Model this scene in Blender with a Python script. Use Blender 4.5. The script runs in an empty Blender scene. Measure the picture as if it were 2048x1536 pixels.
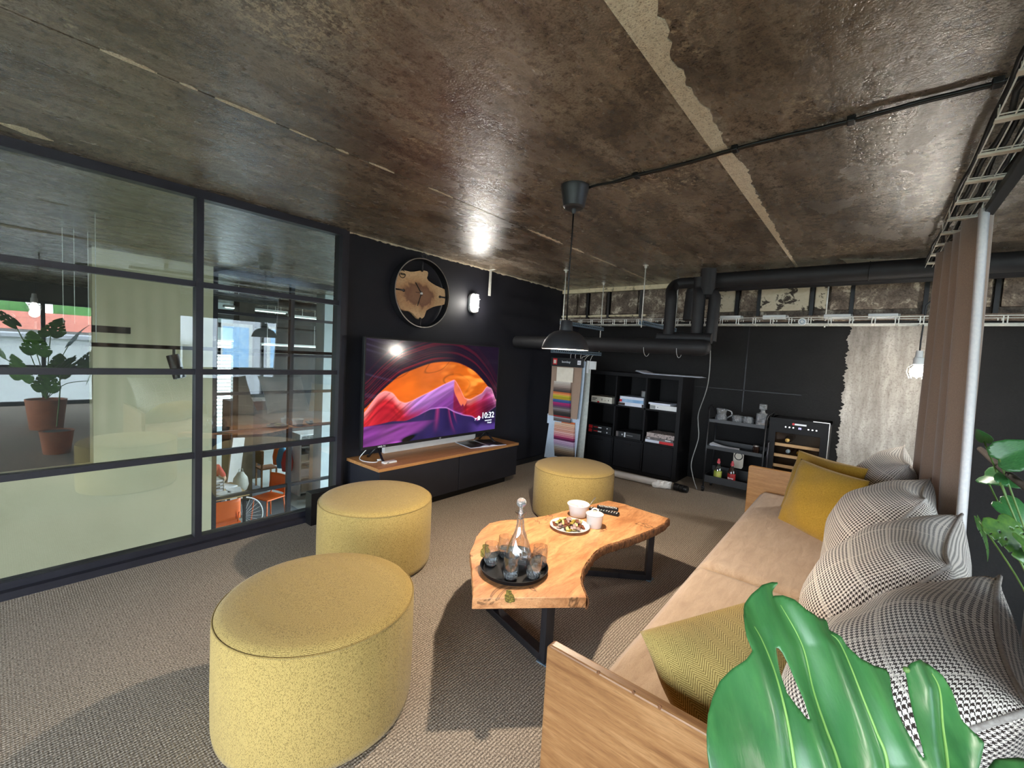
import bpy, bmesh, math, random
import numpy as np
from mathutils import Vector, Matrix, Euler
random.seed(7)
rng = np.random.default_rng(7)
C = bpy.context.scene.collection
SC = bpy.context.scene
PI = math.pi

# ------------------------------------------------------------------ camera
CAM_H = 1.5
cam_d = bpy.data.cameras.new('camera'); cam = bpy.data.objects.new('camera', cam_d); C.objects.link(cam)
yaw, pitch, roll, foc = 0.691032179, 0.066528261, 0.0548782076, 869.377
F = Vector((math.cos(yaw)*math.cos(pitch), math.sin(yaw)*math.cos(pitch), -math.sin(pitch)))
r0 = F.cross(Vector((0, 0, 1))).normalized(); u0 = r0.cross(F)
RT = math.cos(roll)*r0 + math.sin(roll)*u0
UP = -math.sin(roll)*r0 + math.cos(roll)*u0
cam.matrix_world = Matrix(((RT.x, UP.x, -F.x, 0), (RT.y, UP.y, -F.y, 0), (RT.z, UP.z, -F.z, CAM_H), (0, 0, 0, 1)))
cam_d.sensor_width = 36.0; cam_d.sensor_fit = 'HORIZONTAL'
cam_d.lens = foc/2048*36.0; cam_d.clip_start = 0.05; cam_d.clip_end = 300
SC.camera = cam
# ------------------------------------------------------------------ view, world, large lights
SC.view_settings.view_transform = 'Standard'; SC.view_settings.look = 'None'
SC.view_settings.exposure = 0.0; SC.view_settings.gamma = 1.0; SC.view_settings.use_curve_mapping = False
SC.cycles.use_denoising = True
SC.cycles.max_bounces = 10; SC.cycles.diffuse_bounces = 4; SC.cycles.glossy_bounces = 5
SC.cycles.transmission_bounces = 10; SC.cycles.transparent_max_bounces = 24
SC.cycles.caustics_reflective = False; SC.cycles.caustics_refractive = False
SC.cycles.sample_clamp_indirect = 6.0
W = bpy.data.worlds.new('sky'); SC.world = W; W.use_nodes = True
bg = W.node_tree.nodes['Background']; bg.inputs[0].default_value = (0.80, 0.90, 1.0, 1); bg.inputs[1].default_value = 19.0

def portal(name, loc, rot, sx, sy):
    l = bpy.data.lights.new(name, 'AREA'); l.shape = 'RECTANGLE'; l.size = sx; l.size_y = sy
    l.cycles.is_portal = True
    o = bpy.data.objects.new(name, l); o.location = loc; o.rotation_euler = rot; C.objects.link(o)
portal('window_daylight', (1.8, -5.25, 1.03), (PI/2, 0, 0), 8.4, 2.0)
portal('added_side_daylight', (-2.55, -.9, 1.03), (0, -PI/2, 0), 2.0, 8.6)  # portal at the windows added on the near side
portal('added_hall_daylight', (8.9, 9.0, 0.4), (0, PI/2, 0), 3.6, 9.0)  # portal at the window opening added to light the hall

# ------------------------------------------------------------------ node helpers
MATS = {}
def srgb(r, g, b):
    f = lambda c: (c/255/12.92) if c <= 10 else (((c/255)+0.055)/1.055)**2.4
    return (f(r), f(g), f(b), 1)
def c4(c): return tuple(c)+(1,) if len(c) == 3 else tuple(c)
class N:
    def __init__(s, name):
        s.m = bpy.data.materials.new(name); s.m.use_nodes = True
        s.t = s.m.node_tree; s.n = s.t.nodes; s.b = s.n['Principled BSDF']; s.out = s.n['Material Output']
        MATS[name] = s.m
    def add(s, typ, **kw):
        x = s.n.new(typ)
        for k, v in kw.items(): setattr(x, k, v)
        return x
    def put(s, sock, v):
        if isinstance(v, bpy.types.NodeSocket): s.t.links.new(v, sock)
        else: sock.default_value = v
    def coord(s, which='Object'):
        return s.add('ShaderNodeTexCoord').outputs[which]
    def mapping(s, v, scale=(1, 1, 1), rot=(0, 0, 0), loc=(0, 0, 0)):
        x = s.add('ShaderNodeMapping'); s.put(x.inputs[0], v)
        x.inputs['Scale'].default_value = scale; x.inputs['Rotation'].default_value = rot; x.inputs['Location'].default_value = loc
        return x.outputs[0]
    def noise(s, v, scale, detail=4, rough=.55, dist=0):
        x = s.add('ShaderNodeTexNoise'); s.put(x.inputs['Vector'], v)
        x.inputs['Scale'].default_value = scale; x.inputs['Detail'].default_value = detail
        x.inputs['Roughness'].default_value = rough; x.inputs['Distortion'].default_value = dist
        return x.outputs[0]
    def wave(s, v, scale, dist=0, detail=2, dscale=1, direction='X', kind='BANDS'):
        x = s.add('ShaderNodeTexWave'); s.put(x.inputs['Vector'], v); x.wave_type = kind
        if kind == 'BANDS': x.bands_direction = direction
        x.inputs['Scale'].default_value = scale; x.inputs['Distortion'].default_value = dist
        x.inputs['Detail'].default_value = detail; x.inputs['Detail Scale'].default_value = dscale
        return x.outputs[1]
    def math(s, op, a, b=None, c=None, clamp=False):
        x = s.add('ShaderNodeMath', operation=op, use_clamp=clamp)
        for i, v in enumerate((a, b, c)):
            if v is not None: s.put(x.inputs[i], v)
        return x.outputs[0]
    def ramp(s, fac, stops, interp='LINEAR'):
        x = s.add('ShaderNodeValToRGB'); s.put(x.inputs[0], fac); e = x.color_ramp.elements; x.color_ramp.interpolation = interp
        while len(e) < len(stops): e.new(.5)
        for i, (p, c) in enumerate(stops):
            e[i].position = p; e[i].color = c4(c) if not isinstance(c, (int, float)) else (c, c, c, 1)
        return x.outputs[0]
    def mix(s, fac, a, b):
        x = s.add('ShaderNodeMix', data_type='RGBA')
        s.put(x.inputs[0], fac); s.put(x.inputs[6], a if isinstance(a, bpy.types.NodeSocket) else c4(a)); s.put(x.inputs[7], b if isinstance(b, bpy.types.NodeSocket) else c4(b))
        return x.outputs[2]
    def sep(s, v):
        x = s.add('ShaderNodeSeparateXYZ'); s.put(x.inputs[0], v); return x.outputs
    def bump(s, h, strength, dist=0.01):
        x = s.add('ShaderNodeBump'); s.put(x.inputs['Height'], h); x.inputs['Strength'].default_value = strength; x.inputs['Distance'].default_value = dist
        s.t.links.new(x.outputs[0], s.b.inputs['Normal']); return x
    def set(s, **kw):
        names = dict(col='Base Color', rough='Roughness', metal='Metallic', spec='Specular IOR Level', emis='Emission Color', estr='Emission Strength',
                     trans='Transmission Weight', ior='IOR', coat='Coat Weight', coatr='Coat Roughness', sheen='Sheen Weight', sss='Subsurface Weight', alpha='Alpha')
        for k, v in kw.items():
            if k in ('col', 'emis') and not isinstance(v, bpy.types.NodeSocket): v = c4(v)
            s.put(s.b.inputs[names[k]], v)
        return s.m

def plain(name, col, rough=.5, col2=None, nscale=30, stretch=(1, 1, 1), bump=0, bscale=None, bdist=.002, **kw):
    s = N(name); v = s.mapping(s.coord(), stretch)
    nz = s.noise(v, nscale, 5)
    if col2 is None: col2 = tuple(c*.82 for c in col[:3])
    s.set(col=s.ramp(nz, [(.3, col), (.7, col2)]), rough=rough, **kw)
    if bump: s.bump(s.noise(s.coord(), bscale or nscale*3, 4), bump, bdist)
    return s.m
def glow(name, col, strength):
    s = N(name); nz = s.noise(s.coord(), 3, 1)
    return s.set(col=(.8, .8, .8), emis=s.ramp(nz, [(0, col), (1, col)]), estr=strength, rough=.5)

black_wall = None
def make_materials():
    # rough painted concrete ceiling: dark brown varnish, mottled, patchy gloss
    s = N('ceiling_concrete'); o = s.coord()
    big = s.noise(s.mapping(o, (1, 1.3, 1)), 1.7, 9, .70, .6)
    streak = s.noise(s.mapping(o, (.5, 3.0, 1)), 2.2, 6, .6, .3)
    fine = s.noise(o, 26, 5, .65)
    grain = s.noise(o, 110, 3, .6)
    base = s.ramp(big, [(.3, srgb(60, 51, 43)), (.46, srgb(100, 87, 74)), (.58, srgb(124, 109, 93)), (.72, srgb(164, 148, 129))])
    base2 = s.mix(s.ramp(streak, [(.42, 0.0), (.72, .55)]), base, srgb(172, 160, 144))
    base3 = s.mix(s.ramp(fine, [(.36, .7), (.52, 0.0)]), base2, srgb(66, 55, 46))
    # pale worn flecks in clusters
    cl = s.math('MULTIPLY', s.ramp(s.noise(o, 1.5, 3), [(.56, 0.0), (.66, 1.0)]), s.ramp(s.noise(o, 30, 4, .7), [(.52, 0.0), (.6, 1.0)]))
    px_ = s.sep(o); ax = s.math('SUBTRACT', px_[0], .60); ay = s.math('SUBTRACT', px_[1], 1.42)
    rad = s.math('SQRT', s.math('ADD', s.math('MULTIPLY', ax, ax), s.math('MULTIPLY', ay, ay)))
    spot = s.math('MULTIPLY', s.ramp(s.math('ADD', rad, s.math('MULTIPLY', s.noise(o, 6, 3), .30)), [(.30, 1.0), (.42, 0.0)]), s.ramp(s.noise(o, 42, 4, .7), [(.5, 0.0), (.56, 1.0)]))
    cl = s.math('MAXIMUM', cl, spot)
    base4 = s.mix(s.math('MULTIPLY', cl, .62), base3, srgb(188, 172, 146))
    base5 = s.mix(s.ramp(grain, [(.36, .5), (.48, 0.0)]), base4, srgb(46, 38, 31))
    s.set(col=base5, rough=s.ramp(s.noise(s.mapping(o, (1, 2, 1)), 3.5, 5), [(.35, .10), (.62, .34)]), spec=1.0)
    h = s.math('ADD', s.math('MULTIPLY', fine, .8), s.math('ADD', s.math('MULTIPLY', grain, .45), s.math('MULTIPLY', streak, .5)))
    s.bump(h, .6, .008)
    s = N('bare_plaster'); o = s.coord(); n1 = s.noise(o, 40, 6, .7); vo = s.noise(o, 160, 3)
    s.set(col=s.mix(s.ramp(vo, [(.32, .7), (.45, 0.0)]), s.ramp(n1, [(.3, srgb(214, 196, 168)), (.7, srgb(244, 232, 208))]), srgb(140, 120, 94)), rough=.95)
    s.bump(s.math('ADD', n1, vo), .9, .01)
    # carpet: ribbed loop pile
    s = N('carpet'); o = s.coord(); px = s.sep(o)
    rib = s.wave(s.mapping(o, (1, 1, 1)), 24, 1.2, 3, 3.0, 'Y')
    loop = s.wave(s.mapping(o, (1, 1, 1)), 30, 3.0, 3, 5.0, 'X')
    n2 = s.noise(s.mapping(o, (.55, 1, 1)), 210, 2, .7); n3 = s.noise(o, 2.2, 4)
    col = s.mix(s.math('MULTIPLY', rib, .85), srgb(134, 121, 108), srgb(220, 206, 188))
    col = s.mix(s.ramp(n2, [(.40, .85), (.53, 0.0)]), col, srgb(72, 65, 60))
    col = s.mix(s.ramp(n3, [(.3, .25), (.7, 0.0)]), col, srgb(128, 118, 108))
    s.set(col=col, rough=.95, spec=.15)
    s.bump(s.math('ADD', s.math('MULTIPLY', rib, .7), s.math('ADD', s.math('MULTIPLY', n2, .8), s.math('MULTIPLY', loop, .3))), .6, .004)
    # black painted walls
    plain('black_wall', srgb(30, 30, 37)[:3], .6, srgb(24, 24, 31)[:3], 3, bump=.25, bscale=120, spec=.35)
    s = N('black_concrete'); o = s.coord()
    n1 = s.noise(o, 2.2, 6, .6); n2 = s.noise(o, 45, 5, .65)
    s.set(col=s.mix(s.ramp(n2, [(.3, .5), (.6, 0.0)]), s.ramp(n1, [(.3, srgb(13, 12, 12)), (.7, srgb(24, 22, 22))]), srgb(8, 7, 8)), rough=.85, spec=.4)
    s.bump(s.math('ADD', n1, n2), .6, .008)
    s = N('bare_concrete'); o = s.coord()
    n1 = s.noise(s.mapping(o, (1, 2.4, .45)), 2.6, 8, .7); n2 = s.noise(o, 60, 5, .65)
    s.set(col=s.mix(s.ramp(n2, [(.34, .5), (.5, 0.0)]), s.ramp(n1, [(.3, srgb(112, 105, 98)), (.5, srgb(156, 149, 141)), (.7, srgb(196, 190, 182))]), srgb(98, 90, 82)), rough=.85)
    s.bump(s.math('ADD', n1, n2), .7, .01)
    s = N('stained_panel'); o = s.coord()
    n1 = s.noise(o, 7, 7, .7, .3); n2 = s.noise(o, 60, 4)
    s.set(col=s.mix(s.ramp(n2, [(.34, .6), (.5, 0.0)]), s.ramp(n1, [(.36, srgb(66, 53, 44)), (.54, srgb(116, 102, 88)), (.64, srgb(196, 184, 164))]), srgb(40, 33, 28)), rough=.7)
    s.bump(n2, .6, .01)
    s = N('flaked_panel'); o = s.coord()
    n1 = s.noise(s.mapping(o, (1, 1, 1.4)), 9, 6, .65, .5)
    s.set(col=s.ramp(n1, [(.42, srgb(58, 50, 42)), (.47, srgb(190, 180, 158)), (.7, srgb(176, 164, 140))]), rough=.8)
    s.bump(n1, .5, .01)
    s = N('cream_band'); o = s.coord(); n1 = s.noise(o, 14, 5, .7)
    s.set(col=s.ramp(n1, [(.33, srgb(80, 70, 54)), (.42, srgb(214, 200, 164)), (.7, srgb(232, 220, 188))]), rough=.8); s.bump(n1, .4, .008)
    plain('steel_black', srgb(38, 37, 46)[:3], .42, srgb(32, 31, 39)[:3], 8, spec=.45)
    plain('metal_black', srgb(28, 28, 31)[:3], .45, srgb(22, 22, 25)[:3], 12, spec=.5, bump=.08, bscale=300)
    plain('leg_steel', srgb(62, 60, 64)[:3], .38, srgb(46, 45, 49)[:3], 20, (1, 1, .3), metal=.6, spec=.5)
    plain('lamp_black', srgb(42, 42, 45)[:3], .42, srgb(36, 36, 39)[:3], 60, bump=.15, bscale=400, spec=.5)
    plain('plastic_black', srgb(17, 17, 19)[:3], .42, None, 30, spec=.35)
    plain('shelf_black', srgb(17, 16, 18)[:3], .6, srgb(12, 11, 13)[:3], 6, (1, 1, 8), bump=.05, bscale=90, spec=.25)
    plain('bin_fabric', srgb(22, 22, 27)[:3], .9, srgb(15, 15, 19)[:3], 140, bump=.3, bscale=500)
    plain('foam_insulation', srgb(34, 33, 35)[:3], .6, srgb(26, 25, 27)[:3], 12, bump=.25, bscale=160, spec=.4)
    plain('zinc', srgb(150, 172, 190)[:3], .35, srgb(120, 140, 158)[:3], 40, metal=.55)
    plain('wire_zinc', srgb(232, 232, 224)[:3], .35, srgb(206, 204, 196)[:3], 40, metal=.1)
    plain('pale_blue_cloth', srgb(196, 210, 226)[:3], .9, srgb(182, 198, 216)[:3], 60)
    plain('white_plastic', srgb(226, 226, 224)[:3], .4, srgb(212, 212, 212)[:3], 8)
    plain('porcelain', srgb(240, 238, 234)[:3], .18, srgb(233, 231, 228)[:3], 5, coat=.4)
    plain('white_paper', srgb(228, 232, 242)[:3], .8, srgb(212, 217, 232)[:3], 12)
    plain('cream_card', srgb(224, 216, 200)[:3], .6, srgb(212, 203, 186)[:3], 12)
    plain('grey_paint', srgb(150, 152, 150)[:3], .7, srgb(136, 138, 137)[:3], 4)
    plain('pale_paint', srgb(196, 206, 210)[:3], .6, srgb(182, 192, 198)[:3], 4)
    s = N('beige_wall'); o = s.coord(); n1 = s.noise(o, 1.2, 4); n2 = s.noise(o, 50, 4)
    s.set(col=s.ramp(n1, [(.3, srgb(198, 187, 156)), (.7, srgb(214, 203, 172))]), rough=.7); s.bump(n2, .2, .004)
    plain('hall_concrete', srgb(92, 84, 76)[:3], .7, srgb(64, 58, 52)[:3], 3, bump=.4, bscale=40)
    plain('hall_dark', srgb(58, 56, 54)[:3], .75, srgb(40, 38, 37)[:3], 2.2, bump=.3, bscale=40)
    plain('hall_floor', srgb(176, 184, 180)[:3], .5, srgb(160, 168, 166)[:3], 2)
    plain('hall_floor_grey', srgb(122, 130, 136)[:3], .6, srgb(106, 112, 120)[:3], 5)
    plain('orange_plastic', srgb(240, 112, 40)[:3], .45, srgb(228, 100, 34)[:3], 6)
    plain('red_knit', srgb(206, 70, 72)[:3], .9, srgb(180, 54, 58)[:3], 60, bump=.4, bscale=260)
    plain('skin', srgb(214, 168, 140)[:3], .55, srgb(204, 156, 128)[:3], 10)
    plain('hair_blond', srgb(206, 186, 150)[:3], .6, srgb(170, 148, 112)[:3], 60, (1, 1, .2), bump=.5, bscale=200)
    plain('denim', srgb(58, 66, 88)[:3], .85, srgb(48, 54, 74)[:3], 80)
    plain('olive_fabric', srgb(96, 96, 52)[:3], .85, srgb(78, 78, 42)[:3], 30)
    plain('desk_birch', srgb(220, 190, 140)[:3], .45, srgb(205, 172, 120)[:3], 9, (1, 8, 8))
    plain('blue_fabric', srgb(58, 150, 196)[:3], .8, None, 30)
    plain('red_print', srgb(206, 44, 48)[:3], .5, srgb(190, 36, 42)[:3], 14)
    plain('blue_print', srgb(116, 162, 206)[:3], .5, srgb(176, 204, 228)[:3], 9)
    plain('grey_print', srgb(120, 112, 110)[:3], .6, srgb(92, 86, 86)[:3], 20)
    plain('black_print', srgb(30, 31, 33)[:3], .5, srgb(24, 25, 27)[:3], 14)
    s = N('floral_print'); o = s.coord(); n1 = s.noise(o, 34, 3, .6, 1.5)
    s.set(col=s.ramp(n1, [(.42, srgb(60, 52, 52)), (.47, srgb(178, 166, 160)), (.62, srgb(190, 170, 164))]), rough=.6)
    # woods
    def wood(name, ca, cb, cc, axis, sc=9, rough=.42, bump=.06):
        s = N(name); o = s.coord()
        st = [14, 14, 14]; st[axis] = 1.1
        v = s.mapping(o, tuple(st))
        n1 = s.noise(v, sc*.28, 6, .6, .5); n2 = s.noise(s.mapping(o, tuple(x*3 for x in st)), sc, 4, .6)
        col = s.ramp(n1, [(.3, ca), (.52, cb), (.7, cc)])
        col = s.mix(s.ramp(n2, [(.35, .35), (.55, 0.0)]), col, tuple(x*.55 for x in ca[:3]))
        s.set(col=col, rough=rough, spec=.45); s.bump(n2, bump, .002)
        return s
    wood('console_oak', srgb(158, 108, 62), srgb(178, 126, 76), srgb(192, 142, 92), 0)
    wood('sofa_oak', srgb(116, 76, 42), srgb(144, 102, 62), srgb(168, 126, 84), 1)
    wood('sofa_oak_warm', srgb(176, 122, 68), srgb(196, 142, 84), srgb(206, 156, 100), 1)
    wood('fridge_beech', srgb(206, 184, 148), srgb(220, 200, 166), srgb(230, 212, 182), 1)
    # live edge slab: pale sapwood, darker spalted streaks along the slab
    s = N('slab_wood'); o = s.coord()
    v = s.mapping(o, (2.0, 7.0, 7.0), (0, 0, .25))
    n1 = s.noise(v, 1.8, 6, .6, 1.2); n2 = s.noise(s.mapping(o, (5, 30, 30), (0, 0, .25)), 5, 5, .6, .5)
    n3 = s.noise(s.mapping(o, (1, 1, 1)), 3.2, 4, .6, .8)
    col = s.ramp(n1, [(.3, srgb(166, 108, 66)), (.48, srgb(204, 144, 96)), (.66, srgb(224, 168, 118))])
    col = s.mix(s.ramp(n2, [(.36, .35), (.5, 0.0)]), col, srgb(128, 80, 46))
    line = s.math('ABSOLUTE', s.math('SUBTRACT', n3, .6))
    col = s.mix(s.ramp(line, [(.0, .8), (.016, 0.0)]), col, srgb(74, 46, 28))
    s.set(col=col, rough=.38, spec=.5); s.bump(n2, .05, .002)
    s = N('slab_bark'); o = s.coord(); n1 = s.noise(s.mapping(o, (1, 1, .4)), 60, 5, .7)
    s.set(col=s.ramp(n1, [(.3, srgb(58, 36, 22)), (.6, srgb(140, 92, 54)), (.75, srgb(178, 124, 76))]), rough=.8); s.bump(n1, .9, .01)
    s = N('moss'); o = s.coord(); n1 = s.noise(o, 90, 4, .7)
    s.set(col=s.ramp(n1, [(.35, srgb(46, 40, 16)), (.6, srgb(128, 124, 52)), (.75, srgb(190, 180, 120))]), rough=.9); s.bump(n1, 1.0, .01)
    s = N('clock_wood'); o = s.coord(); px = s.sep(o)
    n1 = s.noise(o, 7, 5, .6, .6); n2 = s.noise(s.mapping(o, (4, 4, 16)), 9, 4)
    ex = s.math('ADD', px[0], .02); ez = s.math('MULTIPLY', s.math('ADD', px[2], .02), 1.7)
    rr = s.math('SQRT', s.math('ADD', s.math('MULTIPLY', ex, ex), s.math('MULTIPLY', ez, ez)))
    hv = s.math('ADD', rr, s.math('MULTIPLY', s.math('SUBTRACT', n1, .5), .30))
    heart = s.ramp(hv, [(.10, srgb(150, 108, 82)), (.17, srgb(132, 92, 70)), (.21, srgb(196, 150, 108)), (.34, srgb(226, 188, 142))])
    s.set(col=s.mix(s.ramp(n2, [(.35, .35), (.5, 0.0)]), heart, srgb(140, 98, 68)), rough=.5)
    # fabrics
    def herring(name, ca, cb, usc, zig=.035, spk=.75):
        s = N(name); uv = s.coord('UV'); x, y, z = s.sep(uv)
        zz = s.math('PINGPONG', x, zig)
        st = s.math('FRACT', s.math('MULTIPLY', s.math('ADD', y, zz), usc))
        ln = s.ramp(st, [(.28, 1.0), (.42, 0.0), (.8, 0.0), (.95, 1.0)])
        n1 = s.noise(s.mapping(s.coord(), (1, 1, .6)), 300, 2, .7)
        col = s.mix(s.math('MULTIPLY', ln, .8), ca, cb)
        col = s.mix(s.ramp(n1, [(.38, spk), (.5, 0.0)]), col, tuple(c*.5 for c in cb[:3]))
        s.set(col=col, rough=.92, spec=.2, sheen=.15); s.bump(s.math('ADD', s.math('MULTIPLY', ln, -.6), n1), .35, .003)
    herring('mustard_herringbone', srgb(190, 166, 100), srgb(104, 84, 40), 105, .034, .3)
    herring('pouf_mustard', srgb(190, 163, 98), srgb(142, 118, 64), 170)
    plain('mustard_plain', srgb(188, 150, 58)[:3], .92, srgb(158, 122, 40)[:3], 150, bump=.35, bscale=300, spec=.2, sheen=.2)
    s = N('houndstooth'); uv = s.coord('UV'); x, y, z = s.sep(uv)
    u = s.math('MULTIPLY', x, 62.0); v = s.math('MULTIPLY', y, 62.0)
    wa = s.math('LESS_THAN', s.math('FRACT', u), .5); we = s.math('LESS_THAN', s.math('FRACT', v), .5)
    ij = s.math('ADD', s.math('FLOOR', s.math('MULTIPLY', u, 8)), s.math('FLOOR', s.math('MULTIPLY', v, 8)))
    tw = s.math('LESS_THAN', s.math('FRACT', s.math('DIVIDE', ij, 4)), .5)
    pat = s.math('ADD', s.math('MULTIPLY', tw, wa), s.math('MULTIPLY', s.math('SUBTRACT', 1.0, tw), we))
    line = s.math('ADD', s.math('LESS_THAN', s.math('FRACT', s.math('MULTIPLY', x, 5.2)), .035), s.math('LESS_THAN', s.math('FRACT', s.math('MULTIPLY', y, 5.2)), .035), None, True)
    col = s.mix(pat, srgb(236, 228, 218), srgb(52, 42, 38))
    col = s.mix(s.math('MULTIPLY', line, .6), col, srgb(226, 216, 204))
    s.set(col=col, rough=.92, spec=.2, sheen=.2); s.bump(s.noise(s.coord(), 260, 3), .3, .003)
    plain('piping', srgb(188, 182, 176)[:3], .9, srgb(150, 142, 136)[:3], 120)
    s = N('sofa_linen'); o = s.coord(); n1 = s.noise(s.mapping(o, (2.2, 9, 9), (0, 0, .35)), 3, 4, .55, .5); n2 = s.noise(o, 300, 3, .7)
    col = s.ramp(n1, [(.3, srgb(176, 152, 130)), (.7, srgb(196, 174, 152))])
    s.set(col=s.mix(s.ramp(n2, [(.36, .35), (.5, 0.0)]), col, srgb(140, 116, 98)), rough=.92, spec=.2, sheen=.25)
    s.bump(s.math('ADD', s.math('MULTIPLY', n1, 2.2), s.math('MULTIPLY', n2, .25)), .35, .012)
    plain('curtain_taupe', srgb(158, 134, 116)[:3], .92, srgb(142, 118, 102)[:3], 220, bump=.3, bscale=400, sheen=.3)
    plain('curtain_lining', srgb(222, 218, 216)[:3], .9, srgb(206, 204, 206)[:3], 60, bump=.1, bscale=300)
    plain('voile_grey', srgb(190, 192, 184)[:3], .9, srgb(170, 172, 166)[:3], 30)
    # plants
    s = N('leaf_green'); o = s.coord(); n1 = s.noise(s.mapping(o, (9, 2, 2)), 5, 4, .6, .3); n2 = s.noise(o, 16, 4)
    s.set(col=s.mix(s.ramp(n2, [(.3, 0.0), (.7, .6)]), s.ramp(n1, [(.3, srgb(38, 88, 44)), (.7, srgb(74, 132, 70))]), srgb(50, 112, 62)), rough=.34, spec=.5, coat=.2, coatr=.2)
    s.bump(s.noise(s.mapping(o, (12, 3, 3)), 14, 3), .12, .004)
    plain('leaf_vein', srgb(150, 190, 104)[:3], .4, srgb(120, 170, 84)[:3], 20)
    plain('leaf_dark', srgb(48, 92, 44)[:3], .38, srgb(92, 132, 52)[:3], 7, coat=.2)
    plain('stem_green', srgb(108, 142, 74)[:3], .5, srgb(84, 118, 58)[:3], 12)
    plain('moss_pole', srgb(58, 48, 40)[:3], .9, srgb(36, 30, 26)[:3], 90, bump=.8, bscale=220)
    plain('pot_terracotta', srgb(168, 100, 62)[:3], .7, srgb(150, 86, 52)[:3], 9)
    plain('soil', srgb(44, 34, 26)[:3], .95, srgb(30, 23, 18)[:3], 60, bump=.8, bscale=90)
    # glassy things
    def thin(name, tint, base, rough=.0):
        s = N(name); lw = s.add('ShaderNodeLayerWeight'); lw.inputs[0].default_value = .5
        f = s.math('ADD', s.math('MULTIPLY', s.math('POWER', lw.outputs['Facing'], 3.2), 1.0-base), base)
        tr = s.add('ShaderNodeBsdfTransparent'); tr.inputs[0].default_value = c4(tint)
        gl = s.add('ShaderNodeBsdfGlossy'); gl.inputs['Roughness'].default_value = rough
        mx = s.add('ShaderNodeMixShader'); s.put(mx.inputs[0], f); s.put(mx.inputs[1], tr.outputs[0]); s.put(mx.inputs[2], gl.outputs[0])
        s.put(s.out.inputs[0], mx.outputs[0])
    thin('pane_glass', (.90, .95, .93), .135)
    thin('window_glass', (.97, .98, .98), .05)
    thin('table_glass', (.98, .985, .99), .15)
    thin('fridge_glass', (.96, .90, .84), .02)
    s = N('crystal'); s.set(col=(.95, .97, .98), rough=.02, trans=.78, ior=1.46)
    s = N('cut_crystal'); s.set(col=(.95, .97, 1.0), rough=.02, trans=.86, ior=1.5)
    s.bump(s.noise(s.coord(), 42, 2), .9, .02)
    s = N('water'); s.set(col=(.95, .98, 1.0), rough=.0, trans=.88, ior=1.33)
    s = N('whisky'); s.set(col=(.85, .42, .12), rough=.0, trans=1.0, ior=1.35)
    plain('label_green', srgb(126, 172, 58)[:3], .4, srgb(196, 176, 90)[:3], 20)
    plain('label_red', srgb(166, 34, 36)[:3], .4, srgb(140, 24, 30)[:3], 20)
    plain('syrup_dark', srgb(46, 30, 24)[:3], .15, None, 20, coat=.6)
    plain('cap_pink', srgb(220, 88, 96)[:3], .45, None, 20)
    plain('choc_brown', srgb(120, 68, 44)[:3], .4, srgb(96, 52, 34)[:3], 40)
    plain('choc_cream', srgb(232, 214, 150)[:3], .35, srgb(222, 198, 120)[:3], 40)
    plain('choc_mauve', srgb(172, 140, 134)[:3], .3, srgb(190, 166, 160)[:3], 40, metal=.3)
    plain('choc_gold', srgb(170, 148, 60)[:3], .35, srgb(140, 120, 44)[:3], 40, metal=.3)
    plain('brushed_steel', srgb(186, 182, 176)[:3], .3, None, 30, metal=.9)
    plain('print_white', srgb(238, 240, 244)[:3], .6, None, 20)
    plain('print_black', srgb(30, 28, 28)[:3], .6, None, 20)
    plain('print_red', srgb(214, 40, 44)[:3], .5, None, 20)
    plain('photo_dark', srgb(64, 52, 42)[:3], .3, srgb(28, 24, 22)[:3], 22, coat=.3)
    plain('building_white', srgb(228, 230, 232)[:3], .8, srgb(214, 216, 220)[:3], 1)
    plain('building_grey', srgb(150, 152, 158)[:3], .8, srgb(138, 140, 146)[:3], 1)
    plain('roof_tile', srgb(176, 96, 76)[:3], .8, srgb(150, 78, 62)[:3], 3)
    plain('tree_green', srgb(96, 142, 76)[:3], .9, srgb(62, 106, 54)[:3], 1.6, bump=.8, bscale=5)
    plain('ground', srgb(120, 126, 112)[:3], .9, srgb(104, 110, 98)[:3], .4)
    glow('bulb_warm', (1.0, .84, .65), 4800); glow('bulb_white', (1.0, .97, .90), 22)
    glow('tube_light', (.82, 1.0, .92), 2.2); glow('display_violet', (.45, .40, 1.0), 2.0); glow('led_white', (.9, .95, 1.0), 2.5)
    glow('screen_text', (.80, .90, 1.0), 1.0)
    plain('shade_inner', (.85, .80, .72), .6, None, 5)
    # television picture: colours painted per vertex below
    s = N('screen_picture'); a = s.add('ShaderNodeVertexColor', layer_name='picture')
    s.set(col=(.01, .01, .012), rough=.12, spec=.5, emis=a.outputs[0], estr=1.0)
make_materials()
M = MATS

# ------------------------------------------------------------------ object helpers
def base_of(o):
    v = Vector((0, 0, 0))
    while o is not None: v += o.location; o = o.parent
    return v
def thing(name, label, cat, loc=(0, 0, 0), rz=0, group=None):
    o = bpy.data.objects.new(name, None); C.objects.link(o); o.location = loc; o.rotation_euler = (0, 0, rz); o.empty_display_size = .1
    o['label'] = label; o['category'] = cat
    if group: o['group'] = group
    return o
def tag(o, label, cat, group=None):
    o['label'] = label; o['category'] = cat
    if group: o['group'] = group
    return o
def struct(o): o['kind'] = 'structure'; return o
def dup(root, loc=None, rot=None, label=None):
    r = root.copy(); C.objects.link(r)
    if loc is not None: r.location = loc
    if rot is not None: r.rotation_euler = rot
    if label: r['label'] = label
    for ch in list(root.children):
        c = ch.copy(); C.objects.link(c); c.parent = r
        for g in list(ch.children):
            d = g.copy(); C.objects.link(d); d.parent = c
    return r

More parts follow.
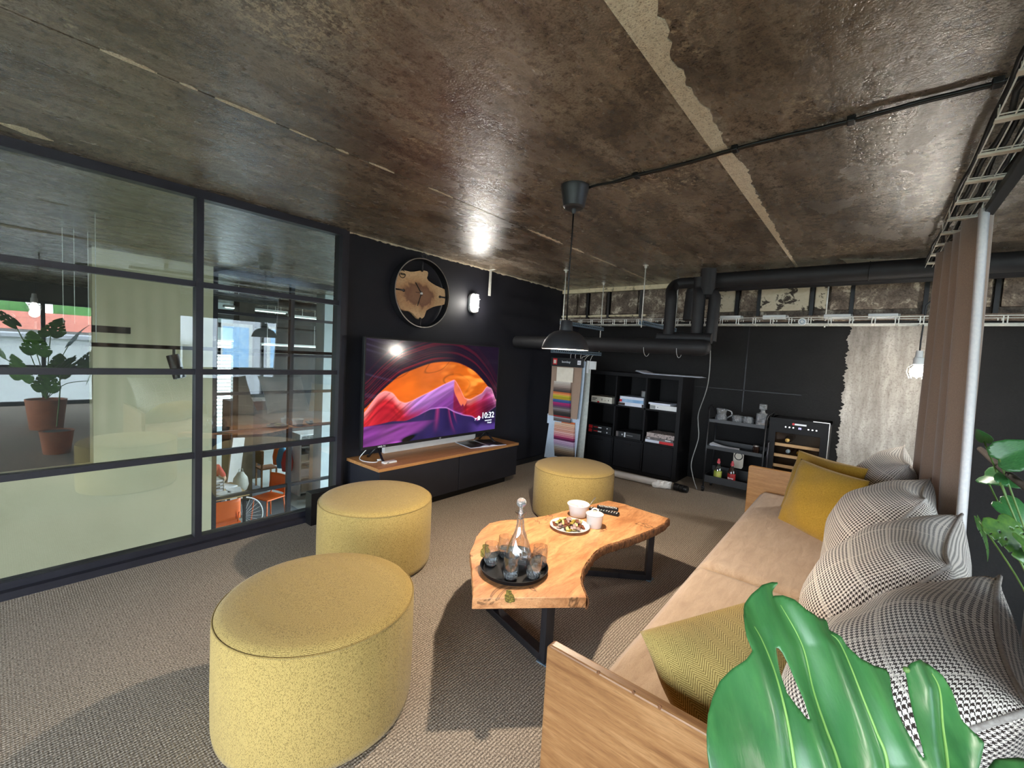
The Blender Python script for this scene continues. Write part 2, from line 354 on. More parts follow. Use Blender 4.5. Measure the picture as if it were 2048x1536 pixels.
class G:
    """collects verts and faces in world (or thing-local) coordinates"""
    def __init__(s): s.v = []; s.f = []; s.uv = {}
    def add(s, vs, fs):
        b = len(s.v); s.v += [tuple(x) for x in vs]; s.f += [tuple(i+b for i in f) for f in fs]; return s
    def box(s, x0, x1, y0, y1, z0, z1, R=None, o=None):
        vs = [Vector((x, y, z)) for z in (z0, z1) for y in (y0, y1) for x in (x0, x1)]
        if R is not None: vs = [R @ v for v in vs]
        if o is not None: vs = [v+Vector(o) for v in vs]
        return s.add(vs, [(0, 2, 3, 1), (4, 5, 7, 6), (0, 1, 5, 4), (2, 6, 7, 3), (0, 4, 6, 2), (1, 3, 7, 5)])
    def cyl(s, p0, p1, r0, r1=None, n=16, caps=True):
        p0, p1 = Vector(p0), Vector(p1); r1 = r0 if r1 is None else r1
        d = (p1-p0).normalized(); a = d.orthogonal().normalized(); b = d.cross(a)
        vs = []
        for p, r in ((p0, r0), (p1, r1)):
            vs += [p+a*(r*math.cos(2*PI*i/n))+b*(r*math.sin(2*PI*i/n)) for i in range(n)]
        fs = [(i, (i+1) % n, n+(i+1) % n, n+i) for i in range(n)]
        if caps: fs += [tuple(range(n-1, -1, -1)), tuple(range(n, 2*n))]
        return s.add(vs, fs)
    def tube(s, pts, r, n=8, closed=False, rs=None):
        pts = [Vector(p) for p in pts]; m = len(pts); vs = []
        ref = None
        for i, p in enumerate(pts):
            if closed: t = pts[(i+1) % m]-pts[i-1]
            else: t = pts[min(i+1, m-1)]-pts[max(i-1, 0)]
            t.normalize()
            if ref is None: a = t.orthogonal().normalized()
            else:
                a = ref-t*ref.dot(t)
                a = a.normalized() if a.length > 1e-6 else t.orthogonal().normalized()
            ref = a; b = t.cross(a); rr = rs[i] if rs else r
            vs += [p+a*(rr*math.cos(2*PI*k/n))+b*(rr*math.sin(2*PI*k/n)) for k in range(n)]
        fs = []
        for i in range(m if closed else m-1):
            j = (i+1) % m
            fs += [(i*n+k, i*n+(k+1) % n, j*n+(k+1) % n, j*n+k) for k in range(n)]
        if not closed: fs += [tuple(range(n-1, -1, -1)), tuple(range((m-1)*n, m*n))]
        return s.add(vs, fs)
    def lathe(s, prof, o=(0, 0, 0), n=24, R=None):
        o = Vector(o); vs = []; fs = []; idx = []
        for r, z in prof:
            if r < 1e-6:
                idx.append([len(vs)]); vs.append(Vector((0, 0, z)))
            else:
                idx.append(list(range(len(vs), len(vs)+n))); vs += [Vector((r*math.cos(2*PI*i/n), r*math.sin(2*PI*i/n), z)) for i in range(n)]
        for a, b in zip(idx, idx[1:]):
            for i in range(n):
                j = (i+1) % n
                if len(a) == 1 and len(b) == 1: continue
                if len(a) == 1: fs.append((a[0], b[j], b[i]))
                elif len(b) == 1: fs.append((a[i], a[j], b[0]))
                else: fs.append((a[i], a[j], b[j], b[i]))
        vs = [(R @ v if R else v)+o for v in vs]
        return s.add(vs, fs)
    def prism(s, pts, z0, z1, R=None, o=None):
        n = len(pts)
        vs = [Vector((x, y, z0)) for x, y in pts]+[Vector((x, y, z1)) for x, y in pts]
        if R is not None: vs = [R @ v for v in vs]
        if o is not None: vs = [v+Vector(o) for v in vs]
        area = sum(pts[i][0]*pts[(i+1) % n][1]-pts[(i+1) % n][0]*pts[i][1] for i in range(n))
        f = [tuple(range(n-1, -1, -1)), tuple(range(n, 2*n))]+[(i, (i+1) % n, n+(i+1) % n, n+i) for i in range(n)]
        if area < 0: f = [tuple(reversed(q)) for q in f]
        return s.add(vs, f)
    def sphere(s, c, r, n=12, sz=1.0):
        m = max(6, n//2+2)
        prof = [(r*math.sin(PI*i/m), -r*sz*math.cos(PI*i/m)) for i in range(m+1)]
        prof[0] = (0, -r*sz); prof[-1] = (0, r*sz)
        return s.lathe(prof, c, n)
    def build(s, name, mat, parent=None, smooth=False, bevel=0, seg=2, local=False, at=None, shade_angle=None):
        b = Vector((0, 0, 0))
        if parent is not None and not local: b = base_of(parent)
        elif at is not None: b = Vector(at)
        me = bpy.data.meshes.new(name)
        me.from_pydata([(x-b.x, y-b.y, z-b.z) for x, y, z in s.v], [], s.f); me.update()
        for m in (mat if isinstance(mat, (list, tuple)) else [mat]): me.materials.append(M[m])
        o = bpy.data.objects.new(name, me); C.objects.link(o)
        if parent is not None: o.parent = parent
        elif at is not None: o.location = at
        if smooth:
            for p in me.polygons: p.use_smooth = True
        if shade_angle is not None:
            for p in me.polygons: p.use_smooth = True
            me.set_sharp_from_angle(angle=shade_angle)
        if bevel:
            md = o.modifiers.new('bevel', 'BEVEL'); md.width = bevel; md.segments = seg; md.limit_method = 'ANGLE'; md.angle_limit = .6
        return o
def bx(name, mat, dims, parent=None, bevel=0, **kw): return G().box(*dims).build(name, mat, parent, bevel=bevel, **kw)
def rotm(rx=0, ry=0, rz=0): return Euler((rx, ry, rz)).to_matrix()

def text(name, body, size, mat, parent, loc, rot, extrude=.0004, align='LEFT', bold=False):
    cu = bpy.data.curves.new(name, 'FONT'); cu.body = body; cu.size = size; cu.extrude = extrude; cu.align_x = align; cu.resolution_u = 2
    if bold: cu.offset = size*.018
    tmp = bpy.data.objects.new(name, cu); C.objects.link(tmp)
    bpy.context.view_layer.update()
    me = bpy.data.meshes.new_from_object(tmp.evaluated_get(bpy.context.evaluated_depsgraph_get()))
    bpy.data.objects.remove(tmp); bpy.data.curves.remove(cu)
    me.materials.clear(); me.materials.append(M[mat])
    o = bpy.data.objects.new(name, me); C.objects.link(o)
    if parent is not None: o.parent = parent; loc = Vector(loc)-base_of(parent)
    o.location = loc; o.rotation_euler = rot
    return o
FACE_MY = (PI/2, 0, 0)           # text read when looking towards +Y
FACE_MX = (PI/2, 0, -PI/2)       # text read when looking towards +X

# ================================================================== SETTING
Z = 2.5
# floor
fl = struct(bx('floor', 'carpet', (-2.6, 6.0, -.46, 3.66, -.28, 0)))
bx('rear_floor', 'carpet', (-2.6, 1.45, -5.4, -.46, -.28, 0), fl)
bx('rear_floor', 'carpet', (1.45, 6.0, -5.4, -2.2, -.28, 0), fl)
bx('edge_board', 'sofa_oak_warm', (1.45, 6.0, -.48, -.46, -.28, .02), fl)
# ceiling with its precast slabs; the joints between the slabs are open grooves
ce = struct(bx('ceiling', 'hall_dark', (-4.2, 9.2, -5.5, 14.2, Z+.03, Z+.20)))
joints = [-5.5, -3.83, -2.33, -.83, .66, 2.20, 3.70, 4.95, 6.45, 7.95, 9.45, 10.95, 12.45, 14.2]
for a, b in zip(joints, joints[1:]):
    bx('slab', 'ceiling_concrete', (-4.2, 9.2, a+.005, b-.005, Z, Z+.035), ce)
# bare strip where the coating has come off along one joint: straight on one side, ragged on the other
st = [(-.6, .50), (.2, .53), (.7, .57), (1.124, .535), (1.196, .549), (1.228, .564), (1.325, .559), (1.433, .595), (1.529, .587), (1.689, .604), (1.843, .584), (2.049, .59), (2.202, .606), (2.476, .577), (2.812, .606), (3.321, .613), (4.103, .638), (5.31, .65)]
rag = []
for (x0, y0), (x1, y1) in zip(st, st[1:]):
    k = max(2, int((x1-x0)/.022))
    for i in range(k):
        t = i/k; rag.append((x0+(x1-x0)*t, y0+(y1-y0)*t+random.uniform(-.011, .011)*(1-.6*min(1, x0/5))))
g = G(); g.prism([(-.6, .662)]+rag+[(5.31, .664)], Z-.004, Z+.001)
g.build('bare_strip', 'bare_plaster', ce)
def flake(pts, jit=.006, zz=.003):
    out = []
    for i in range(len(pts)):
        a, b = pts[i], pts[(i+1) % len(pts)]
        for k in range(5):
            t = k/5; out.append((a[0]+(b[0]-a[0])*t+random.uniform(-jit, jit), a[1]+(b[1]-a[1])*t+random.uniform(-jit, jit)*.5))
    G().prism(out, Z-zz, Z+.001).build('plaster_patch', 'bare_plaster', ce)
for x0, x1, w in ((.27, .43, .022), (.5, .56, .01), (.62, .86, .018), (.92, 1.05, .010), (1.15, 1.22, .014), (1.34, 1.5, .012), (1.75, 1.95, .014), (2.75, 3.25, .026), (3.4, 3.62, .024), (3.75, 4.3, .014), (4.45, 5.1, .012)):
    n_ = max(6, int((x1-x0)/.018)); lo_, hi_ = [], []
    for q in range(n_+1):
        t_ = q/n_; e_ = min(1, 5*min(t_, 1-t_))*(.35+.65*random.random()); x_ = x0+(x1-x0)*t_
        lo_.append((x_, 2.1975-w*e_)); hi_.append((x_, 2.2015+w*.35*e_))
    G().prism(lo_+hi_[::-1], Z-.003, Z+.001).build('plaster_patch', 'bare_plaster', ce)
flake([(.02, 3.40), (.14, 3.36), (.24, 3.44), (.17, 3.47)], .012)
flake([(4.78, .31), (4.98, .28), (5.35, .05), (5.35, -.5), (5.05, -.45), (4.98, 0.0)], .02)
# television wall: a thin partition painted black
wl = struct(bx('wall_left', 'black_wall', (2.0, 6.0, 3.65, 3.80, 0, Z)))
g = G()
pts = [(2.0, 0)]+[(2.0+i*.03, random.uniform(.004, .018)) for i in range(116)]+[(5.45, 0)]
g.prism([(x, -y) for x, y in pts], -.002, .012, R=rotm(PI/2, 0, 0), o=(0, 3.645, Z)); g.build('rough_edge', 'bare_plaster', wl)
struct(bx('baseboard_left', 'metal_black', (3.97, 5.95, 3.628, 3.65, 0, .07)))
# back wall and the unpainted part of it
wb = struct(bx('wall_back', 'black_concrete', (6.0, 6.15, -5.4, 3.8, -1.8, Z)))
edge = [(.24+random.uniform(-.010, .010)+.010*math.sin(i*.31)+.006*math.sin(i*1.3), .40+i*.01) for i in range(163)]
G().prism([(-y, z) for y, z in edge]+[(.74, 2.02), (.74, .40)], 0, .006, R=Matrix(((0, 0, -1), (-1, 0, 0), (0, 1, 0))), o=(6.0, 0, 0)).build('bare_plaster', 'bare_concrete', wb)
tr1 = struct(bx('trim_1', 'bare_concrete', (5.86, 6.0, -.74, .27, 0, .42)))
bx('ledge', 'white_plastic', (5.84, 6.0, -.74, .275, .42, .455), tr1, bevel=.004)
# board joints in the black concrete wall
for y, z0, z1 in ((1.22, .95, 2.05), ):
    bx('joint', 'plastic_black', (5.997, 6.001, y-.006, y+.006, z0, z1), wb)
bx('joint', 'plastic_black', (5.997, 6.001, .62, 1.9, 1.215, 1.223), wb)
# concrete edge beam above, divided into panels
eb = struct(bx('trim_2', 'stained_panel', (5.53, 6.0, -5.4, 3.65, 2.02, Z)))
bx('band', 'cream_band', (5.475, 5.53, 1.7, 3.65, 2.445, Z), eb); bx('band', 'stained_panel', (5.475, 5.53, -5.4, 1.7, 2.445, Z), eb)
bx('lower_lip', 'cream_band', (5.49, 5.53, 2.35, 3.65, 2.10, 2.125), eb); bx('lower_lip', 'stained_panel', (5.45, 5.53, -5.4, 3.65, 2.02, 2.075), eb)
pan = [3.64, 3.40, None, 3.36, 3.25, 'g', 3.18, 2.93, 'r', 2.85, 2.47, 'r', 2.38, 2.01, 'r', 1.94, 1.52, 'r', 1.49, 1.30, None, 1.23, 1.06, 'r', 1.02, .59, 'f', .52, .25, 'r', .20, -.25, 'r', -.36, -.66, 'r', -.78, -1.3, 'r', -1.4, -2.2]
seq = [(3.64, 3.40, 's'), (3.36, 3.25, 's'), (3.18, 2.93, 's'), (2.85, 2.47, 's'), (2.38, 2.01, 's'), (1.94, 1.55, 's'), (1.50, 1.29, 'f'), (1.23, 1.06, 's'), (1.03, .58, 'f'), (.53, .42, 'f'), (.40, .24, 's'), (.21, -.26, 's'), (-.36, -.72, 's'), (-.78, -1.3, 's'), (-1.36, -2.0, 's'), (-2.06, -2.9, 's')]
for a, b, k in seq:
    bx('panel', 'flaked_panel' if k == 'f' else 'stained_panel', (5.485, 5.53, b, a, 2.135, 2.435), eb, bevel=.006)
for y in (3.215, 2.89, 2.42, 1.975, 1.265, 1.045, .555, .225, -.31, -.75):
    bx('rib', 'plastic_black', (5.478, 5.53, y-.016, y+.016, 2.08, 2.44), eb)
# window wall behind the camera, near end wall with windows added for more daylight
ww = struct(bx('wall_right', 'hall_concrete', (-2.6, 6.0, -5.45, -5.3, 2.06, Z)))
wi = struct(bx('window_2', 'steel_black', (-2.6, 6.0, -5.42, -5.34, 2.0, 2.06)))
bx('frame_bottom', 'steel_black', (-2.6, 6.0, -5.42, -5.34, 0, .08), wi); bx('transom', 'steel_black', (-2.6, 6.0, -5.42, -5.34, .74, .79), wi)
for i in range(9):
    x = -2.3+i*1.0
    bx('mullion', 'steel_black', (x-.03, x+.03, -5.43, -5.33, .08, 2.0), wi)
for i in range(8):
    bx('pane', 'window_glass', (-2.27+i, -1.33+i, -5.383, -5.377, .08, .74), wi); bx('pane', 'window_glass', (-2.27+i, -1.33+i, -5.383, -5.377, .79, 2.0), wi)
struct(bx('wall_front', 'hall_concrete', (-2.75, -2.6, -5.45, 3.6, 2.06, Z)))
w6 = struct(bx('added_side_window', 'steel_black', (-2.72, -2.64, -5.3, 3.6, 2.0, 2.06)))  # unseen window band added to light surfaces facing the camera
bx('frame_bottom', 'steel_black', (-2.72, -2.64, -5.3, 3.6, 0, .08), w6); bx('transom', 'steel_black', (-2.72, -2.64, -5.3, 3.6, .74, .79), w6)
for i in range(10): bx('mullion', 'steel_black', (-2.73, -2.63, -5.27+i*.98, -5.21+i*.98, .08, 2.0), w6)
for i in range(9): bx('pane', 'window_glass', (-2.683, -2.677, -5.21+i*.98, -4.29+i*.98, .08, .74), w6); bx('pane', 'window_glass', (-2.683, -2.677, -5.21+i*.98, -4.29+i*.98, .79, 2.0), w6)

# glazed partition towards the hall
gp = struct(bx('window_1', 'steel_black', (-2.6, 2.0, 3.60, 3.68, 2.445, Z)))
bx('frame_bottom', 'steel_black', (-2.6, 2.0, 3.60, 3.68, .0, .085), gp); bx('base_board', 'steel_black', (-2.6, 2.0, 3.555, 3.60, 0, .045), gp)
bx('frame_post', 'steel_black', (1.955, 2.0, 3.58, 3.70, .085, 2.445), gp); bx('frame_post', 'steel_black', (2.0, 2.045, 3.63, 3.70, 0, Z), gp)
MX = [-2.57, -1.3, -.18, .937, 1.977]
for x in MX[1:4]: bx('mullion', 'steel_black', (x-.021, x+.021, 3.60, 3.68, .085, 2.445), gp)
RZ = [.67, 1.262, 1.868]
for z in RZ: bx('rail', 'steel_black', (-2.6, 1.955, 3.615, 3.665, z-.019, z+.019), gp)
zz = [.085]+RZ+[2.445]
for a, b in zip(MX, MX[1:]):
    for c, d in zip(zz, zz[1:]): bx('pane', 'pane_glass', (a+.005, b-.005, 3.638, 3.643, c, d), gp)
bx('base_block', 'plastic_black', (1.68, 1.955, 3.46, 3.56, 0, .27), gp)

# ------------------------------------------------------------------ hall beyond the glass
ZH = -1.8
struct(bx('floor', 'hall_floor', (-4.2, 9.2, 3.6, 14.2, ZH-.2, ZH)))
struct(bx('floor', 'hall_floor_grey', (-2.6, 6.15, -5.4, 3.45, ZH-.2, ZH)))
hw = struct(bx('wall_far', 'beige_wall', (.80, 2.03, 7.2, 7.5, ZH, Z)))
bx('spandrel', 'beige_wall', (-4.2, .80, 7.2, 7.4, ZH, -.12), hw)
struct(bx('wall_end', 'hall_dark', (-4.2, 3.9, 14.0, 14.2, ZH, Z)))
struct(bx('wall_end', 'hall_dark', (4.45, 9.2, 14.0, 14.2, ZH, Z)))
struct(bx('wall_near', 'hall_dark', (-4.35, -4.2, 3.6, 14.2, ZH, Z)))
struct(bx('wall_under', 'hall_dark', (-2.6, 6.15, 3.45, 3.60, ZH, -.28)))
w3 = struct(bx('window_3', 'pale_paint', (3.9, 4.45, 14.02, 14.12, 1.42, Z)))
bx('sill', 'pale_paint', (3.9, 4.45, 14.02, 14.2, ZH, -.95), w3)
for i in range(22): bx('blind_slat', 'white_plastic', (3.92, 4.43, 13.97, 14.0, -.9+i*.105, -.86+i*.105), w3)
w4 = struct(bx('added_hall_window', 'steel_black', (9.0, 9.1, 3.8, 14.0, 2.2, 2.3)))  # unseen window side, added to let sky light into the hall
for y in (3.9, 6.4, 8.9, 11.4, 13.9): bx('mullion', 'steel_black', (9.0, 9.1, y-.05, y+.05, ZH, 2.2), w4)
# second glazed partition across the hall
g2 = struct(bx('window_5', 'steel_black', (2.03, 6.5, 7.2, 7.28, 2.42, Z)))
for z in (1.885, 1.297, .705, .133, -.832): bx('rail', 'steel_black', (2.03, 6.5, 7.21, 7.27, z-.022, z+.022), g2)
for x in (2.06, 3.12, 4.19, 5.26): bx('mullion', 'steel_black', (x-.03, x+.03, 7.2, 7.28, ZH, 2.42), g2)
bx('grey_walkway', 'hall_floor_grey', (3.0, 3.9, 8.2, 11.5, ZH, ZH+.004), [o_ for o_ in C.objects if o_.name.startswith('floor') and o_.bound_box[6][1] > 10][0])

# ================================================================== SERVICES UNDER THE CEILING
# thick insulated duct low in front of the shelves
dt = thing('insulated_duct', 'fat dark insulated duct ending in a rounded cap above the cube shelf', 'duct', (4.45, 2.4, 1.675))
G().cyl((4.45, 1.32, 1.672), (4.45, 3.645, 1.676), .078, n=28, caps=True).build('sleeve', 'foam_insulation', dt, shade_angle=.7)
prof = [(0, .075), (.03, .072), (.055, .06), (.072, .03), (.080, 0), (.080, -.10), (.0, -.10)]
G().lathe(prof, (4.45, 1.30, 1.672), 28, rotm(PI/2, 0, 0)).build('end_cap', 'foam_insulation', dt, shade_angle=.7)
for y in (1.52, 1.86): G().tube([(4.45+.088*math.cos(a), y, 1.672+.098*math.sin(a)-.01) for a in np.linspace(PI*1.02, PI*1.98, 14)], .0025, 6).build('tie', 'white_plastic', dt, smooth=True)
# big pipe along the back, tight under the ceiling
bp = thing('ceiling_pipe', 'long dark insulated pipe running tight under the ceiling towards the curtain', 'pipe', (4.78, -1.0, 2.4))
G().cyl((4.78, 1.35, 2.375), (4.78, -5.2, 2.375), .075, n=24).build('sleeve', 'foam_insulation', bp, shade_angle=.7)
G().cyl((4.92, 1.35, 2.345), (4.92, -5.2, 2.345), .062, n=20).build('sleeve', 'foam_insulation', bp, shade_angle=.7)
for y in (.1, -1.4, -2.9): G().tube([(4.78+.078*math.cos(a), y, 2.375+.078*math.sin(a)) for a in np.linspace(0, 2*PI, 20)], .004, 6).build('band', 'plastic_black', bp, smooth=True)
# bundle of elbowed pipes dropping from it
em = thing('elbow_pipes', 'knot of black insulated pipes with elbows dropping beside the fat duct', 'pipe', (4.62, 1.5, 2.2))
def pipe(pts, r, nm='pipe'):
    out = []
    P = [Vector(p) for p in pts]
    out.append(P[0])
    for a, b, c in zip(P, P[1:], P[2:]):
        d0 = (a-b).normalized(); d1 = (c-b).normalized(); k = min(r*1.2, (a-b).length*.45, (c-b).length*.45)
        for t in (0, .25, .5, .75, 1): out.append((b+d0*k)*(1-t)**2+b*2*t*(1-t)+(b+d1*k)*t**2)
    out.append(P[-1]); G().tube(out, r, 14).build(nm, 'foam_insulation', em, shade_angle=.8)
pipe([(4.74, 1.38, 2.36), (4.74, 1.72, 2.36), (4.62, 1.72, 2.26), (4.50, 1.66, 2.20), (4.50, 1.66, 1.80)], .056)
pipe([(4.90, 1.34, 2.33), (4.90, 1.60, 2.33), (4.86, 1.60, 1.98)], .050)
pipe([(4.60, 1.42, 2.38), (4.60, 1.42, 2.26), (4.56, 1.40, 2.20), (4.56, 1.40, 1.80)], .058)
pipe([(4.62, 1.40, 2.22), (4.62, 1.27, 2.22), (4.58, 1.27, 1.74)], .056)
pipe([(4.52, 1.78, 1.775), (4.52, 1.24, 1.765)], .052, 'cross_pipe')
g = G(); g.cyl((4.60, 1.345, 2.46), (4.60, 1.345, 2.20), .072, n=18); g.build('junction_sleeve', 'foam_insulation', em, shade_angle=.7)

# wire cable tray along the back wall with hanger rods and struts
def wire_tray(name, label, cat, p0, p1, w, h, side_axis, step, wire):
    """ladder-like wire basket from p0 to p1; side_axis = horizontal unit vector across"""
    t = thing(name, label, cat, p0); p0, p1, s = Vector(p0), Vector(p1), Vector(side_axis); up = Vector((0, 0, 1))
    L = (p1-p0).length; d = (p1-p0).normalized()
    for off in (s*w/2+up*h, -s*w/2+up*h, s*w/2, -s*w/2, s*w/6, -s*w/6):
        G().cyl(p0+off, p1+off, wire, n=6).build('long_wire', 'wire_zinc', t, smooth=True)
    k = int(L/step)
    for i in range(k+1):
        c = p0+d*(i*step)
        G().tube([c-s*w/2+up*h, c-s*w/2, c+s*w/2, c+s*w/2+up*h], wire, 6).build('cross_wire', 'wire_zinc', t)
        c2 = c+d*.022
        if w < .25: G().tube([c2-s*w/2+up*h, c2-s*w/2, c2+s*w/2, c2+s*w/2+up*h], wire, 6).build('cross_wire', 'wire_zinc', t)
    return t
tray = wire_tray('wire_cable_tray', 'galvanised wire cable tray running along the back wall', 'cable tray', (5.05, 3.15, 1.945), (5.05, -2.6, 1.945), .20, .062, (1, 0, 0), .155, .0042)
# bundles of cable lying in the tray
for k, (dx, dz, m) in enumerate(((-.05, .012, 'plastic_black'), (-.02, .016, 'plastic_black'), (.02, .012, 'plastic_black'), (.05, .014, 'white_plastic'))):
    pts = [(5.05+dx+random.uniform(-.012, .012), 3.1-i*.19, 1.945+dz+random.uniform(0, .016)) for i in range(30)]
    tag(G().tube(pts, .007, 6).build('cable', m, None, smooth=True, at=pts[0]), ('white' if k == 3 else 'black')+' cable lying lengthwise in the back cable tray', 'cable', 'cables in the back tray')
# white boxes in the tray
for i, y in enumerate((1.20, .80, .30, -.02)):
    t = thing('ballast_box', ('narrow white', 'second white', 'third white', 'last white')[i]+' ballast box on the back cable tray, '+('beside the pipe knot', 'left of the round socket', 'right of the round socket', 'nearest the curtain')[i], 'box', (5.0, y, 1.97), group='white boxes on the cable tray')
    bx('body', 'white_plastic', (4.955, 5.03, y-.10, y+.10, 1.995, 2.035), t, bevel=.006); bx('end_cap', 'grey_paint', (4.957, 5.028, y-.115, y-.10, 1.998, 2.03), t, bevel=.003)
t = thing('round_socket', 'round white wired socket hanging in the back cable tray', 'socket', (4.94, .56, 1.95))
G().cyl((4.93, .56, 1.965), (4.96, .56, 1.965), .035, n=18).build('body', 'white_plastic', t, bevel=.004)
G().tube([(4.93, .56+.018*math.cos(a), 1.965+.018*math.sin(a)) for a in np.linspace(0, 2*PI, 14)], .003, 6).build('ring', 'zinc', t, smooth=True)
# threaded rods and perforated strut channels
rods = [((4.23, 2.79), 1.60), ((5.13, 2.79), 1.60), ((4.36, 1.90), 1.86), ((5.28, 1.88), 1.93), ((5.15, .40), 1.93)]
rl = ['front threaded rod at the left, beside the pendant cord', 'rear threaded rod left of centre, in front of the edge beam', 'middle threaded rod ending at a blue strut beside the pipes', 'short rear threaded rod above the pipe knot', 'threaded rod over the bare plaster at the right']
for (p, zb), lab in zip(rods, rl):
    t = thing('hanger_rod', lab, 'rod', (p[0], p[1], Z), group='ceiling hanger rods')
    G().cyl((p[0], p[1], zb), (p[0], p[1], Z), .006, n=8).build('rod', 'wire_zinc', t, smooth=True)
    G().cyl((p[0], p[1], Z-.03), (p[0], p[1], Z-.005), .014, n=6).build('nut', 'wire_zinc', t)
    G().cyl((p[0], p[1], Z-.006), (p[0], p[1], Z), .028, n=12).build('washer', 'wire_zinc', t)
def strut(x0, x1, y, z, label):
    t = thing('strut_channel', label, 'channel', ((x0+x1)/2, y, z), group='perforated strut channels')
    g = G(); g.box(x0, x1, y-.02, y-.017, z, z+.04); g.box(x0, x1, y+.017, y+.02, z, z+.04); g.box(x0, x1, y-.02, y+.02, z-.003, z)
    g.build('channel', 'zinc', t)
    g = G()
    for i in range(int((x1-x0)/.042)): g.box(x0+.02+i*.042, x0+.044+i*.042, y-.0212, y-.019, z+.014, z+.026)
    o = g.build('slots', 'plastic_black', t)
strut(4.20, 5.18, 2.79, 1.885, 'blue perforated strut under the cable tray, behind the lamp shade')
strut(4.33, 5.32, 1.89, 1.89, 'blue perforated strut under the cable tray, left of the pipes')
strut(4.05, 5.16, 2.79, 1.555, 'blue perforated strut above the fabric samples, under the duct')
# ladder tray above the curtain
lt = wire_tray('ladder_tray', 'ladder cable tray under the ceiling above the curtain', 'cable tray', (1.2, -.30, 2.36), (5.1, -.30, 2.36), .12, .055, (0, 1, 0), .30, .0026)
for i in range(14): bx('rung', 'cream_card', (1.22+i*.3, 1.25+i*.3, -.365, -.235, 2.352, 2.358), lt)
for k in range(5):
    pts = [(1.2+i*.2, -.36+k*.03+random.uniform(-.012, .012), 2.372+random.uniform(0, .03)) for i in range(20)]
    tag(G().tube(pts, .009, 6).build('cable', 'plastic_black', None, smooth=True, at=pts[0]), 'black cable bundled in the ladder tray above the curtain', 'cable', 'cables in the ladder tray')
rail = thing('curtain_rail', 'black curtain rail under the ladder tray', 'rail', (3.0, -.34, 2.33))
bx('profile', 'metal_black', (.7, 5.2, -.385, -.345, 2.31, 2.345), rail, bevel=.003)
for x in (1.6, 3.9): bx('bracket', 'zinc', (x-.03, x+.03, -.43, -.40, 2.24, 2.35), rail); bx('arm', 'metal_black', (x-.02, x+.02, -.41, -.37, 2.335, Z), rail)
# lamp cable across the ceiling
ck = [(2.22, 1.37), (2.234, 1.345), (2.225, 1.2), (2.217, 1.058), (2.20, .8), (2.178, .568), (2.172, .36), (2.168, .15), (2.158, -.04), (2.147, -.234), (2.15, -.32)]
cb = thing('lamp_cable', 'black cable clipped across the ceiling to the pendant lamp', 'cable', (2.2, .6, Z-.012))
pts = []
for (a, b), (c, d) in zip(ck, ck[1:]):
    for k in range(4): t = k/4; pts.append((a+(c-a)*t+.004*math.sin(b*17+k), b+(d-b)*t, Z-.011-.004*abs(math.sin(b*9+k*.3))))
pts.append((ck[-1][0], ck[-1][1], Z-.012))
G().tube(pts, .0075, 8).build('cord', 'plastic_black', cb, smooth=True); G().tube([(x+.014, y+.004, z-.001) for x, y, z in pts[8:]], .005, 8).build('cord', 'plastic_black', cb, smooth=True)
for x, y in ((2.217, 1.058), (2.178, .568), (2.168, .15), (2.147, -.234)): bx('clip', 'plastic_black', (x-.016, x+.028, y-.014, y+.014, Z-.024, Z), cb, bevel=.004)

# ================================================================== LAMPS
pl = thing('pendant_lamp', 'black dome pendant lamp hanging over the coffee table', 'lamp', (2.2, 1.425, 1.55))
LX, LY = 2.2, 1.425
G().lathe([(0, Z), (.083, Z), (.083, Z-.012), (.080, Z-.02), (.062, Z-.118), (.052, Z-.128), (.014, Z-.130), (.013, Z-.15), (.008, Z-.158), (0, Z-.158)], (LX, LY, 0), 32).build('canopy', 'lamp_black', pl, shade_angle=.6)
G().tube([(LX, LY, Z-.15), (LX+.004, LY+.003, 2.2), (LX-.003, LY+.002, 2.0), (LX, LY, 1.72)], .0045, 8).build('cord', 'plastic_black', pl, smooth=True)
prof = [(0, 1.722), (.030, 1.722), (.034, 1.716), (.040, 1.662), (.070, 1.654), (.100, 1.634), (.124, 1.602), (.138, 1.565), (.1405, 1.553)]
inner = [(.1385, 1.553), (.135, 1.566), (.121, 1.600), (.097, 1.630), (.068, 1.649), (.03, 1.655), (0, 1.656)]
G().lathe(prof+[(.1405, 1.550), (.1385, 1.550), (.1385, 1.553)], (LX, LY, 0), 40).build('shade', 'lamp_black', pl, shade_angle=.6)
G().lathe(inner, (LX, LY, 0), 40).build('shade_lining', 'shade_inner', pl, smooth=True)
G().sphere((LX, LY, 1.632), .028, 16).build('bulb', 'bulb_warm', pl, smooth=True)
def point(name, loc, col, watts, rad, parent=None):
    l = bpy.data.lights.new(name, 'POINT'); l.color = col; l.energy = watts; l.shadow_soft_size = rad
    o = bpy.data.objects.new(name, l); C.objects.link(o); o.location = loc
    if parent is not None: o.parent = parent; o.location = Vector(loc)-base_of(parent)
